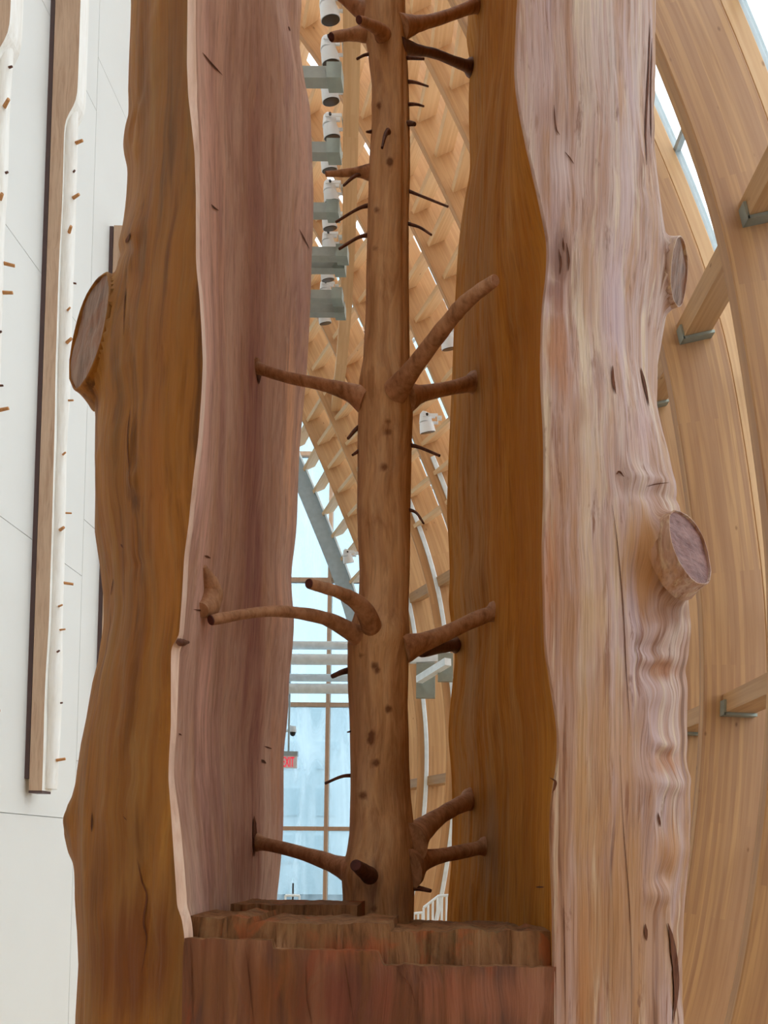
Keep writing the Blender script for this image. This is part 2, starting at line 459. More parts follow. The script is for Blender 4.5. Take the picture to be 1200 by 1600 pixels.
# left wall: panels with recessed joints
wl = tag(empty('wall_left', (XW, 6, 0)), 'white panelled gallery wall rising past the timber beams', None, None, 'structure')
MB().box(XW - 0.3, XW - 0.02, -9.7, 14.0, FLOOR, 17.2).build('joint_backing', 'joint', wl)
ys = [-9.7, -5.6, -3.0, -0.4, 2.2, 4.8, 7.45, 10.1, 12.6, 14.0]
zs = [FLOOR, 1.85, 4.15, 6.45, 8.75, 11.05, 13.4, 17.2]
for i in range(len(ys) - 1):
    for j in range(len(zs) - 1):
        sh = 0.0 if i % 2 else 0.55
        z0, z1 = zs[j] + (sh if j else 0), (zs[j + 1] + sh if j < len(zs) - 2 else 17.2)
        MB().box(XW - 0.021, XW, ys[i] + 0.003, ys[i + 1] - 0.003, z0 + 0.003, z1 - 0.003).build('panel', 'wall', wl)
wj = MB().box(-8.3, -8.1, 14.0, 21.0, FLOOR, 17.2).box(-8.3, XW - 0.3, 13.8, 14.0, FLOOR, 17.2)
tag(wj.build('wall_far', 'wall'), 'white return wall at the far end of the gallery', None, None, 'structure')

wb = MB().box(XW - 0.3, 3.4, -9.9, -9.7, FLOOR, 17.2)  # unseen; added to cut the light reaching the log from behind the camera
tag(wb.build('wall_rear_added', 'wallrear'), 'unseen timber clad wall added behind the viewer', None, None, 'structure')
# right facade: glulam ribs, purlins, mullions and panes
wr = tag(empty('wall_right', (2.4, 8, 0)), 'curved glulam rib facade with glass between the ribs', None, None, 'structure')
def ztop(Y):
    z = np.linspace(8, 17.5, 200)
    lim = -3.5 if Y < 13.9 else -8.0
    x = prof(z) + offs(Y)
    ok = z[x > lim]
    return ok[-1]
def sweep(zs_, Y0, Y1, r0, r1, off):
    """rectangular section swept up the rib profile: r = distance outward from the inner edge"""
    x = prof(zs_) + off
    dx, dz = np.gradient(x), np.gradient(zs_)
    ln = np.hypot(dx, dz)
    nx, nz = dz / ln, -dx / ln
    s = np.concatenate([[0], np.cumsum(np.hypot(np.diff(x), np.diff(zs_)))])
    c = 0.012
    sec = [(r0, Y0 + c), (r0 + c, Y0), (r1 - c, Y0), (r1, Y0 + c), (r1, Y1 - c), (r1 - c, Y1), (r0 + c, Y1), (r0, Y1 - c)]
    V, Fc, UV = [], [], []
    for i in range(len(zs_)):
        for r, y in sec:
            V.append((x[i] + nx[i] * r, y, zs_[i] + EYE + nz[i] * r))
    k = len(sec)
    per = [0]
    for j in range(k):
        a, b = sec[j], sec[(j + 1) % k]
        per.append(per[-1] + math.hypot(a[0] - b[0], a[1] - b[1]))
    ju = random.random() * 40
    for i in range(len(zs_) - 1):
        for j in range(k):
            j2 = (j + 1) % k
            Fc.append((i * k + j, i * k + j2, (i + 1) * k + j2, (i + 1) * k + j))
            UV += [(s[i] + ju, per[j] + ju), (s[i] + ju, per[j + 1] + ju), (s[i + 1] + ju, per[j + 1] + ju), (s[i + 1] + ju, per[j] + ju)]
    Fc.append(tuple(range(k))[::-1]); UV += [(0, 0)] * k
    Fc.append(tuple((len(zs_) - 1) * k + j for j in range(k))); UV += [(0, 0)] * k
    return V, Fc, UV
for Y in RIBY[:-1]:
    z = np.linspace(-2.25, ztop(Y), 60)
    V, Fc, UV = sweep(z, Y, Y + RIBT, 0.0, RIBD + (0.08 if Y > 10 else 0), offs(Y))
    put('glulam_rib', V, Fc, 'glulam_daylit' if Y > 10 else 'glulam', wr, smooth=False, uvs=UV)
    if Y > 10:
        continue
    V, Fc, UV = sweep(z, Y + 0.02, Y + RIBT - 0.02, RIBD + 0.006, RIBD + 0.17, offs(Y))
    put('outer_mullion', V, Fc, 'glulam_pale', wr, smooth=False, uvs=UV)
    V, Fc, UV = sweep(z, Y + 0.05, Y + RIBT - 0.05, RIBD + 0.17, RIBD + 0.26, offs(Y))
    put('glazing_bar', V, Fc, 'greysteel', wr, smooth=False, uvs=UV)
for Y in RIBY[-5:-2]:                             # white strips added on the faces of the far ribs
    z = np.linspace(-2.2, 7.6, 40)
    V, Fc, UV = sweep(z, Y - 0.05, Y - 0.002, 0.16, 0.25, offs(Y))
    put('white_strip', V, Fc, 'whitesteel', wr, smooth=False, uvs=UV)
def frame_at(z, Y):
    e = 0.02
    x0, x1 = float(prof(z - e)), float(prof(z + e))
    t = np.array([x1 - x0, 0, 2 * e]); t /= np.linalg.norm(t)
    n = np.array([t[2], 0, -t[0]])
    return np.array([float(prof(z)) + float(offs(Y)), Y, z + EYE]), t, n
def purlin(z, Ya, Yb, r0, r1, w, name='purlin', mat='purlin', ta=0.0):
    pa, t, n = frame_at(z, Ya)
    pb, _, _ = frame_at(z, Yb)
    pa[1], pb[1] = Ya, Yb
    c = [p + n * r + t * q for p, r, q in ((pa, r0, ta), (pa, r1, ta), (pb, r1, ta), (pb, r0, ta), (pa, r0, ta + w), (pa, r1, ta + w), (pb, r1, ta + w), (pb, r0, ta + w))]
    return MB().hexa(c).build(name, mat, wr)
for i in range(len(RIBY) - 1):
    Ya, Yb = RIBY[i] + RIBT, RIBY[i + 1]
    zt = min(ztop(RIBY[i]), ztop(RIBY[i + 1]))
    st = [1.5, 5.45, 9.4, 13.3] if RIBY[i] < 9 else [1.5, 5.45]
    for z in st:
        if z > zt - 0.3: continue
        purlin(z, Ya, Yb, 0.2, 0.5, 0.2, mat='purlin_big')
        if 3 < Yb < 11:                         # steel shoe carrying the far end of the purlin
            purlin(z, Yb - 0.1, Yb, 0.18, 0.52, 0.03, 'purlin_shoe', 'steel', -0.032)
            purlin(z, Yb - 0.1, Yb, 0.172, 0.197, 0.16, 'purlin_shoe', 'steel', -0.032)
    if RIBY[i] > 9:
        z = 6.7
        while z < zt - 0.3:
            purlin(z, Ya, Yb, 0.1, 0.40, 0.08)
            sl = abs(float(prof(z + 0.05) - prof(z - 0.05)) / 0.1)
            z += 0.62 / math.sqrt(1 + sl * sl)
    # panes of the glass skin
    zz = list(np.arange(-2.25, zt, 2.4)) + [zt]
    for a, b in zip(zz[:-1], zz[1:]):
        if b - a < 0.3: continue
        V = []
        zl = np.linspace(a + 0.02, b - 0.02, 7)
        for z in zl:
            for Y in (RIBY[i] + 0.17, RIBY[i + 1] + 0.03):
                p, t, n = frame_at(z, RIBY[i] if Y < RIBY[i] + 0.3 else RIBY[i + 1])
                p[1] = Y
                for r in (RIBD + 0.20, RIBD + 0.216):
                    V.append(p + n * r)
        Fc = []
        for k in range(6):
            o = k * 4
            Fc += [(o, o + 2, o + 6, o + 4), (o + 1, o + 5, o + 7, o + 3), (o, o + 4, o + 5, o + 1), (o + 2, o + 3, o + 7, o + 6)]
        Fc += [(0, 1, 3, 2), (24, 26, 27, 25)]
        put('glass_pane', V, Fc, 'glass', wr, smooth=True)
    # transom frames of the skin
    for z in zz[1:-1]:
        purlin(z, RIBY[i] + 0.15, RIBY[i + 1] + 0.05, RIBD + 0.18, RIBD + 0.25, 0.05, 'glazing_transom', 'greysteel', -0.025)

# ------------------------------------------------------------------ far end wall
YE = 20.0
win = tag(empty('window_1', (-4, YE, 0)), 'glazed end wall with thin timber mullions', None, None, 'structure')
def X_at(px, py, Y): return float(at(px, py, Y)[0])
def Z_at(px, py, Y): return float(at(px, py, Y)[2])
mx = [-8.0, X_at(400, 1200, YE), X_at(512, 1200, YE), X_at(620, 1200, YE), 0.2, 2.0]
tz = [FLOOR + 0.05, Z_at(513, 1490, YE), Z_at(513, 1295, YE), Z_at(513, 1102, YE), Z_at(513, 908, YE), Z_at(513, 712, YE), Z_at(513, 518, YE), 17.0]
for x in mx:
    MB().box(x - 0.045, x + 0.045, YE - 0.16, YE + 0.04, FLOOR, 17.0).build('mullion', 'mullion', win)
for z in tz:
    for a, b in zip(mx[:-1], mx[1:]):
        MB().box(a + 0.045, b - 0.045, YE - 0.12, YE + 0.04, z - 0.05, z + 0.05).build('transom', 'mullion', win)
for a, b in zip(mx[:-1], mx[1:]):
    for c, d in zip(tz[:-1], tz[1:]):
        MB().box(a + 0.045, b - 0.045, YE - 0.02, YE, c + 0.05, d - 0.05).build('glass_pane', 'endglass', win)
# steel arch standing in front of the end wall
arch = tag(empty('trim_1', (-2.4, 19.8, 0)), 'grey steel arch closing the rib facade before the end window', None, None, 'structure')
z = np.linspace(-2.25, ztop(19.8), 60)
V, Fc, UV = sweep(z, 19.72, 19.86, -0.18, 0.22, float(offs(19.9)))
put('arch_web', V, Fc, 'greysteel', arch, smooth=False, uvs=UV)
V, Fc, UV = sweep(z, 19.62, 19.90, 0.22, 0.27, float(offs(19.9)))
put('arch_flange', V, Fc, 'whitesteel', arch, smooth=False, uvs=UV)
# white steel tubes across the end wall
tub = tag(empty('trim_2', (-3.5, 18.9, 6)), 'white horizontal steel tubes crossing in front of the end window', None, None, 'structure')
for y0, y1, Y in ((1002, 1015, 18.9), (1022, 1039, 18.7), (1053, 1065, 19.1), (1068, 1084, 18.8)):
    za, zb = Z_at(500, y1, Y), Z_at(500, y0, Y)
    p = [(-8.0, Y, (za + zb) / 2), (X_at(700, 1040, Y), Y, (za + zb) / 2)]
    MB().tube(p, [(zb - za) / 2] * 2, 16).build('steel_tube', 'whitesteel', tub, smooth=True)
for x0, x1, y0, y1, Y in ((650, 680, 1036, 1090, 16.0), (684, 708, 1020, 1064, 15.2)):
    a, b = at(x0, y1, Y), at(x1, y0, Y)
    MB().box(a[0], b[0], Y, Y + 0.12, a[2], b[2]).build('steel_plate', 'steel', tub)
a, b = at(655, 1062, 15.8), at(700, 1034, 14.8)
MB().bar(a, b, 0.14, 0.14).build('steel_arm', 'whitesteel', tub)
MB().bar(at(640, 1030, 16.1), at(690, 1028, 16.1), 0.14, 0.16).build('steel_arm', 'whitesteel', tub)

# outside: paving and a building across the street
gnd = MB().box(-60, 60, 21.2, 90, FLOOR - 0.3, FLOOR - 0.1).box(4.6, 60, -60, 21.2, FLOOR - 0.3, FLOOR - 0.1)
tag(gnd.build('ground', 'street'), 'grey street paving outside the glass', None, None, 'structure')
bld = tag(empty('building', (-6, 46, FLOOR - 0.1)), 'pale concrete building seen faintly through the end window', 'building')
MB().box(-16, -4, 46, 52, FLOOR - 0.1, 10.25).build('wall', 'building', bld)
for i in range(5):
    for j in range(3):
        x = -15 + i * 2.2
        MB().box(x, x + 1.3, 45.93, 46.0, 1 + j * 2.7, 2.6 + j * 2.7).build('window', 'bwindow', bld)

# exit sign
Y = 19.3
sg = tag(empty('exit_sign', tuple(at(450, 1200, Y))), 'white exit sign with red letters hanging before the end window', 'sign')
a, b = at(436, 1200, Y), at(464, 1181, Y)
MB().box(a[0], b[0], Y, Y + 0.06, a[2], b[2]).build('plate', 'signwhite', sg)
a2, b2 = at(438, 1181, Y), at(465, 1174, Y)
MB().box(a2[0], b2[0], Y - 0.02, Y + 0.1, a2[2], b2[2]).build('housing', 'greysteel', sg)
MB().box((a[0] + b[0]) / 2 - 0.02, (a[0] + b[0]) / 2 + 0.02, Y + 0.02, Y + 0.06, b2[2], b2[2] + 3.05).build('hanger', 'greysteel', sg)
fc = bpy.data.curves.new('letters', 'FONT')
fc.body = 'EXIT'
fc.extrude = 0.008
fc.align_x = 'LEFT'
fo = bpy.data.objects.new('letters_tmp', fc)
COL.objects.link(fo)
bpy.context.view_layer.update()
me = bpy.data.meshes.new_from_object(fo.evaluated_get(bpy.context.evaluated_depsgraph_get()))
vv = np.array([v.co for v in me.vertices])
pf = [tuple(p.vertices) for p in me.polygons]
bpy.data.objects.remove(fo)
mn, mxx = vv.min(0), vv.max(0)
la, lb = at(441, 1198, Y), at(460, 1183, Y)
q = np.zeros_like(vv)
q[:, 0] = la[0] + (vv[:, 0] - mn[0]) / (mxx[0] - mn[0]) * (lb[0] - la[0])
q[:, 2] = la[2] + (vv[:, 1] - mn[1]) / (mxx[1] - mn[1]) * (lb[2] - la[2])
q[:, 1] = Y - 0.006 - vv[:, 2]
put('letters', q, pf, 'signred', sg, smooth=False)
# small white camera on the end wall
p = at(452, 1143, 19.7)
sc_ = tag(empty('security_camera', tuple(p)), 'small white security camera above the exit sign', 'camera')
MB().tube([p + [-0.5, 0.1, 0.02], p + [0.0, 0, 0.02]], [0.03, 0.03], 10).build('arm', 'whitesteel', sc_, smooth=True)
MB().tube([p + [0.02, 0, 0.1], p + [0.09, -0.02, 0.08], p + [0.09, -0.02, -0.02]], [0.06, 0.09, 0.1], 14).build('housing', 'white', sc_, smooth=True)
MB().tube([p + [0.09, -0.02, -0.02], p + [0.09, -0.02, -0.09], p + [0.09, -0.02, -0.12]], [0.08, 0.06, 0.02], 14).build('dome', 'black', sc_, smooth=True)
# handrails
def handrail(pts, Y, label, posts):
    P = [at(x, y, Y) for x, y in pts]
    h = tag(empty('handrail', (P[0][0], Y, FLOOR)), label, 'handrail')
    MB().tube(P, [0.018] * len(P), 10).build('rail', 'whitesteel', h, smooth=True)
    for k in range(posts):
        t = k / (posts - 1)
        xs = np.array([p[0] for p in P]); zs_ = np.array([p[2] for p in P])
        x = xs[0] + (xs[-1] - xs[0]) * t
        zt = np.interp(x, xs, zs_)
        MB().tube([(x, Y, FLOOR), (x, Y, zt)], [0.014, 0.014], 8).build('post', 'whitesteel', h, smooth=True)
handrail([(662, 1418), (685, 1400), (712, 1398)], 9.6, 'white sloping stair handrail behind the right carved wall', 8)
handrail([(640, 1428), (660, 1426)], 11.0, 'low white handrail just behind the inner tree base', 4)
handrail([(446, 1399), (468, 1399)], 11.0, 'grey loop handrail behind the left edge of the opening', 2)
p = at(458, 1380, 11.4)
ps = tag(empty('rope_post', (p[0], 11.4, FLOOR)), 'thin black post standing by the grey loop handrail', 'post')
MB().tube([(p[0], 11.4, FLOOR), (p[0], 11.4, p[2])], [0.015, 0.012], 10).build('pole', 'black', ps, smooth=True)
MB().tube([(p[0], 11.4, FLOOR), (p[0], 11.4, FLOOR + 0.03)], [0.14, 0.13], 20).build('foot', 'black', ps, smooth=True)

# ------------------------------------------------------------------ lighting beam, hangers and spotlights overhead
ZL = 11.5                                         # height of the beam
def on_z(px, py, zz):
    d = ray(px, py)
    return d * ((zz - EYE) / d[2]) + np.array([0, 0, EYE])
lb = tag(empty('lighting_beam', tuple(on_z(549, 200, ZL))), 'pale timber lighting beam carrying the column of white spotlights', 'beam')
pts = [on_z(x, y, ZL) for x, y in ((551, -140), (550, 60), (548, 200), (546, 340), (541, 470), (534, 560), (520, 680))]
for a, b in zip(pts[:-1], pts[1:]):
    MB().bar(a, b, 0.21, 0.26).build('timber_length', 'purlin', lb)
for k, (y0, xe) in enumerate(((121, 530), (237, 528), (330, 526), (398, 540), (417, 536), (464, 532), (486, 536))):
    b = on_z(xe, y0, ZL - 0.5)
    a = np.array([XW + 0.02, b[1], b[2]])
    o = empty('steel_hanger', tuple(a))
    MB().bar(a, b - [0.14, 0, 0], 0.14, 0.15).build('arm', 'hanger', o)
    MB().bar(b - [0.14, 0, 0], b + [0.04, 0, 0], 0.2, 0.2).build('end_box', 'steel', o)
    MB().box(a[0] - 0.02, a[0], a[1] - 0.15, a[1] + 0.15, a[2] - 0.15, a[2] + 0.15).build('wall_plate', 'hanger', o)
    tag(o, ['topmost grey steel arm, just below the second spotlight', 'grey steel arm half hiding a spotlight, second from the top',
            'grey steel arm, third from the top beside the spotlights', 'grey steel arm of the thick bracket below the spotlight column, upper one',
            'grey steel arm just under the thick upper bracket', 'grey steel arm, second lowest at the end of the spotlight column',
            'lowest grey steel arm at the end of the spotlight column'][k], 'steel arm', 'steel arms beside the spotlights')
def spot_proto():
    r = empty('spotlight')
    body = MB()
    body.tube([(0, 0, 0.16), (-0.01, 0, 0.14), (-0.01, 0, -0.01)], [0.085, 0.105, 0.115], 20)
    parts = [('head', 'white', body)]
    tl = Matrix.Rotation(math.radians(22), 3, 'X') @ Matrix.Rotation(math.radians(-10), 3, 'Y')
    dr = MB().tube([tl @ Vector(c) for c in ((0, 0, 0.02), (0, 0, -0.03), (0, 0, -0.15))], [0.11, 0.125, 0.14], 24)
    parts.append(('drum', 'white', dr))
    ln = MB().tube([tl @ Vector(c) for c in ((0, 0, -0.148), (0, 0, -0.158))], [0.128, 0.128], 24)
    parts.append(('lens', 'black', ln))
    yk = MB().box(-0.06, 0.2, -0.135, -0.12, 0.05, 0.1).box(-0.06, 0.2, 0.12, 0.135, 0.05, 0.1).box(0.19, 0.205, -0.135, 0.135, 0.05, 0.1)
    parts.append(('yoke', 'white', yk))
    kn = MB().tube([(0.02, -0.135, 0.075), (0.02, -0.16, 0.075)], [0.022, 0.022], 12)
    parts.append(('knob', 'black', kn))
    fn = MB().box(0.04, 0.16, -0.012, 0.012, 0.09, 0.17)
    parts.append(('fin', 'white', fn))
    am = MB().box(0.205, 0.27, -0.03, 0.03, 0.06, 0.12)
    parts.append(('arm', 'whitesteel', am))
    for nme, mt, mb in parts:
        mb.build(nme, mt, r, smooth=nme in ('head', 'drum', 'lens', 'knob'), sharp=35)
    return r
SP = [((513, 10), ZL, 'topmost white spotlight beside the lighting beam'),
      ((514, 80), ZL, 'second white spotlight from the top, dark lens facing down'),
      ((514, 140), ZL, 'third white spotlight from the top, partly behind a steel arm'),
      ((516, 198), ZL, 'fourth white spotlight from the top of the column'),
      ((512, 250), ZL, 'fifth white spotlight down, under the second steel arm'),
      ((516, 300), ZL, 'sixth white spotlight down, left of a thin branch'),
      ((513, 342), ZL, 'seventh white spotlight down, under the third steel arm'),
      ((513, 378), ZL, 'eighth white spotlight down, just above the thick bracket'),
      ((510, 424), ZL, 'small white spotlight just under the thick bracket'),
      ((509, 454), ZL, 'white spotlight second from the bottom of the column'),
      ((506, 493), ZL, 'lowest white spotlight of the column'),
      ((700, 530), 9.2, 'white spotlight behind the raised pale-ended branch'),
      ((666, 661), 8.0, 'white spotlight against the ribs right of the inner tree'),
      ((543, 870), 8.0, 'white spotlight low by the steel arch, left of the inner tree')]
proto = spot_proto()
pch = list(proto.children)
for k, ((x, y), zz, lab) in enumerate(SP):
    p = on_z(x, y, zz - 0.12)
    if k == 0:
        r = proto
    else:
        r = proto.copy(); COL.objects.link(r)
        for c in pch:
            d = c.copy(); COL.objects.link(d); d.parent = r
    sc0 = 0.84
    r.location = p
    r.scale = (sc0,) * 3
    tag(r, lab, 'spotlight', 'white spotlights among the ribs')

# ------------------------------------------------------------------ carved beams on the left wall
def wall_beam(Y0, Y1, zb, zt, zc, label, seed):
    rnd = random.Random(seed)
    r = tag(empty('carved_beam', (XW, Y0, zb)), label, 'carved beam', 'carved beams on the white wall')
    MB().box(XW, XW + 0.036, Y0 + 0.01, Y0 + 0.07, zb + 0.1, zt).build('dark_strip', 'darkbrown', r)  # dark strip in the gap between wall and beam
    x0, xf = XW + 0.046, XW + 0.262
    n = 160
    z = np.linspace(zb, zt, n)
    # carved depth of the front: full below zc, ragged transition
    k = 1 / (1 + np.exp((z - zc) / 0.05))
    wv = np.array([vn(seed + 0.3, 2.1, v * 1.4) for v in z])
    xr = xf - k * (0.105 + 0.016 * wv)
    V, Fc, mi = [], [], []
    for i in range(n):
        V += [(x0, Y0, z[i]), (xr[i], Y0, z[i]), (xr[i], Y1, z[i]), (x0, Y1, z[i])]
    for i in range(n - 1):
        for j in range(4):
            a = i * 4 + j; b = i * 4 + (j + 1) % 4
            Fc.append((a, b, b + 4, a + 4)); mi.append(1 if j == 1 else 0)
    Fc += [(3, 2, 1, 0), tuple((n - 1) * 4 + j for j in range(4))]; mi += [0, 0]
    put('plank', V, Fc, ['beamside', 'beamfront'], r, smooth=False, midx=mi)
    MB().box(x0 - 0.005, xf - 0.11, Y0 + 0.005, Y1 - 0.005, zb - 0.02, zb).build('end_plate', 'darkbrown', r)
    ym = (Y0 + Y1) / 2
    pts, rad = [], []
    for v in np.arange(zb + 0.02, zc + 0.3, 0.06):
        pts.append((xf - 0.085 + 0.012 * float(vn(seed, 0.5, v * 1.1)), ym + 0.03 * float(vn(seed, 7.5, v * 0.8)), v))
        rad.append(0.052 + 0.012 * float(vn(seed + 3, 1.5, v * 2)))
    MB().tube(pts, rad, 16).build('inner_stem', 'beamfront', r, smooth=True)
    v = zb + 0.25
    while v < zc - 0.05:
        a = rnd.uniform(-1.0, 0.7)
        ln = rnd.choice([0.03, 0.05, 0.07, 0.08])
        rr = 0.007 if ln < 0.06 else 0.011
        d = np.array([math.cos(a), math.sin(a), rnd.uniform(-0.05, 0.25)])
        q0 = np.array([xf - 0.085, ym, v]) + d * 0.05
        MB().tube([q0, q0 + d * ln], [rr * 1.2, rr], 8).build('peg', 'peg' if ln > 0.04 else 'twig', r, smooth=True)
        v += rnd.uniform(0.16, 0.5)
    return r
Yb1 = 3.6 / (-(float(ray(58, 600)[0] / ray(58, 600)[1])))
ZB1 = Z_at(50, 1235, Yb1)
ZC1 = Z_at(110, 172, Yb1)
wall_beam(Yb1, Yb1 + 0.15, ZB1, 11.5, ZC1, 'tall carved timber beam with peg branches and ragged edge on the white wall', 5)
d = ray(155, 880)
Yb2 = -3.6 / float(d[0] / d[1])
wall_beam(Yb2, Yb2 + 0.15, ZB1, Z_at(168, 352, Yb2), Z_at(168, 352, Yb2) - 1.2, 'shorter carved beam mostly hidden behind the amber side of the log', 9)
wall_beam(5.56, 5.72, ZB1, 11.5, Z_at(5, 118, 5.8), 'nearest carved beam, a pale sliver at the left border', 14)

# ================================================================== THE CARVED LOG
YC, B, XC = 2.20, 0.62, -0.18
LEFT_SIL = [(203, -200), (203, 0), (205, 60), (203, 110), (201, 160), (200, 200), (202, 240), (201, 270), (202, 310), (199, 350), (196, 390), (190, 430), (180, 490), (168, 560), (153, 620), (146, 670), (148, 720), (151, 780), (152, 850), (159, 893), (165, 947), (163, 1000), (157, 1043), (147, 1077), (137, 1130), (128, 1167), (121, 1210), (117, 1260), (116, 1320), (118, 1400), (122, 1450), (124, 1500), (120, 1553), (117, 1600), (112, 1800), (100, 2400)]
RIGHT_SIL = [(1027, -200), (1025, 0), (1023, 100), (1024, 200), (1027, 263), (1038, 333), (1041, 370), (1045, 420), (1040, 480), (1033, 523), (1027, 560), (1025, 633), (1030, 657), (1038, 693), (1047, 727), (1054, 770), (1062, 820), (1068, 880), (1074, 940), (1077, 990), (1073, 1067), (1072, 1133), (1073, 1200), (1077, 1233), (1079, 1277), (1077, 1327), (1072, 1387), (1068, 1440), (1067, 1500), (1068, 1567), (1070, 1600), (1076, 1800), (1090, 2400)]
LF = [(296, -200), (293, 0), (292, 100), (294, 150), (300, 200), (304, 240), (306, 300), (306, 400), (307, 420), (312, 467), (315, 517), (317, 567), (315, 613), (310, 683), (302, 747), (297, 793), (295, 817), (288, 867), (283, 950), (279, 1000), (268, 1006), (267, 1033), (267, 1133), (264, 1183), (263, 1217), (267, 1267), (272, 1343), (275, 1387), (277, 1423), (283, 1428), (288, 1463), (289, 1600), (290, 2400)]
LFW = [(-200, 14), (0, 13), (120, 15), (200, 11), (260, 7), (420, 6), (900, 7), (995, 7), (1006, 14), (1100, 10), (1200, 8), (1300, 14), (1400, 16), (1463, 14), (2400, 12)]
LB = [(470, -300), (472, 0), (467, 67), (477, 133), (485, 167), (488, 250), (490, 300), (489, 367), (487, 400), (486, 450), (483, 517), (480, 573), (475, 627), (468, 700), (465, 783), (464, 817), (461, 850), (455, 893), (456, 930), (460, 967), (457, 1017), (452, 1053), (450, 1117), (443, 1177), (443, 1267), (442, 1310), (437, 1367), (432, 1407), (431, 1440), (430, 2400)]
RB = [(738, -300), (733, 0), (728, 60), (735, 100), (732, 150), (733, 200), (735, 267), (725, 317), (718, 367), (715, 400), (712, 450), (709, 517), (707, 573), (703, 667), (700, 733), (698, 800), (702, 867), (703, 910), (700, 940), (708, 993), (711, 1033), (707, 1067), (702, 1117), (700, 1150), (705, 1200), (707, 1267), (705, 1350), (700, 1400), (698, 1440), (698, 2400)]
RF = [(816, -200), (812, 0), (808, 83), (807, 123), (813, 167), (825, 227), (837, 277), (847, 323), (858, 370), (859, 400), (855, 440), (850, 473), (847, 543), (848, 600), (850, 640), (853, 700), (852, 800), (850, 867), (852, 950), (853, 1017), (860, 1053), (865, 1087), (872, 1120), (874, 1160), (873, 1200), (867, 1223), (861, 1267), (862, 1333), (865, 1400), (867, 1500), (866, 1511), (866, 2400)]

ZL_ = np.concatenate([np.linspace(FLOOR, 1.15, 12), np.arange(1.17, 4.6, 0.008), np.linspace(4.62, 5.4, 16)])
def table(curve, Y):
    c = np.array(curve, float)
    P = at(c[:, 0], c[:, 1], Y)
    o = np.argsort(P[:, 2])
    return P[o]
def sil_axis(curve):
    P = table(curve, 2.06)
    t = P[:, 0] / P[:, 1]
    a = np.sqrt((t * YC - XC) ** 2 - (t * B) ** 2)
    return np.interp(ZL_, P[:, 2], np.convolve(np.pad(a, 1, mode='edge'), [0.12, 0.76, 0.12], 'valid'))
AL, AR = sil_axis(LEFT_SIL), sil_axis(RIGHT_SIL)
def on_ellipse(curve, back, add=0.0):
    """X and Y of the edge for each level: where the line of sight to the traced edge meets the log"""
    c = np.array(curve, float)
    Y = np.full(len(c), 2.7 if back else 1.65)
    for _ in range(8):
        P = at(c[:, 0], c[:, 1], Y)
        a = np.where(P[:, 0] < XC, np.interp(P[:, 2], ZL_, AL), np.interp(P[:, 2], ZL_, AR))
        s = np.clip((P[:, 0] - XC) / a, -0.98, 0.98)
        Y = YC + (1 if back else -1) * B * np.sqrt(1 - s * s)
    P = at(c[:, 0], c[:, 1], Y)
    o = np.argsort(P[:, 2])
    P = P[o]
    return np.interp(ZL_, P[:, 2], P[:, 0]), np.interp(ZL_, P[:, 2], P[:, 1])
def soft(pair, n):
    k = np.hanning(n + 2)[1:-1]; k /= k.sum()
    return [np.convolve(np.pad(a, n // 2, mode='edge'), k, 'valid') for a in pair]
LFx, LFy = soft(on_ellipse(LF, False), 5)
RFx, RFy = soft(on_ellipse(RF, False), 17)
LBx, LBy = soft(on_ellipse(LB, True), 17)
RBx, RBy = soft(on_ellipse(RB, True), 17)

BUMPS = [  # px, py, sx, sy, amplitude (m): swellings, folds and hollows of the log's skin
    (1030, 850, 40, 85, 0.006), (985, 790, 22, 50, 0.012), (1000, 905, 14, 60, -0.018), (968, 900, 9, 120, -0.006),
    (1028, 985, 30, 14, 0.012), (1030, 1014, 18, 9, -0.010), (1022, 1030, 16, 8, 0.010), (1040, 1050, 24, 12, -0.018), (1026, 1078, 18, 12, 0.008),
    (1014, 1112, 8, 30, 0.012), (1042, 1125, 14, 30, -0.009), (1040, 1160, 16, 8, 0.008), (1044, 1186, 18, 11, -0.014), (1020, 1180, 7, 18, 0.010),
    (1048, 1226, 26, 10, 0.012), (1010, 1246, 9, 30, 0.012), (1050, 1285, 14, 30, -0.006), (1028, 1278, 5, 20, -0.007), (1052, 1325, 18, 24, 0.007), (1040, 1365, 10, 12, -0.014),
    (1030, 1394, 9, 16, 0.010), (1052, 1400, 10, 24, -0.005), (1052, 1530, 7, 60, -0.016), (1038, 1500, 8, 70, 0.008),
    (900, 250, 60, 40, -0.008), (870, 330, 22, 60, 0.006), (985, 360, 28, 90, -0.006), (940, 700, 30, 160, 0.006), (905, 1000, 30, 120, 0.006), (1010, 200, 7, 110, -0.008),
    (962, 740, 7, 22, -0.012), (978, 742, 8, 14, 0.010), (1010, 745, 22, 8, 0.010), (1020, 772, 26, 6, -0.008),
    (150, 520, 36, 90, 0.006), (180, 620, 26, 34, -0.012), (205, 380, 16, 30, 0.01), (190, 395, 20, 10, -0.008), (206, 215, 10, 22, 0.012), (215, 180, 6, 28, -0.008),
    (202, 745, 7, 8, 0.010), (203, 700, 4, 40, -0.006), (200, 480, 3.5, 60, -0.006), (100, 1285, 14, 32, 0.035), (226, 1400, 8, 90, -0.010), (192, 1275, 14, 28, 0.008),
    (168, 720, 8, 80, 0.008), (195, 1100, 9, 90, 0.006), (250, 900, 30, 60, 0.008), (245, 60, 14, 120, 0.006), (215, 880, 8, 12, -0.006), (175, 930, 6, 40, -0.006)]
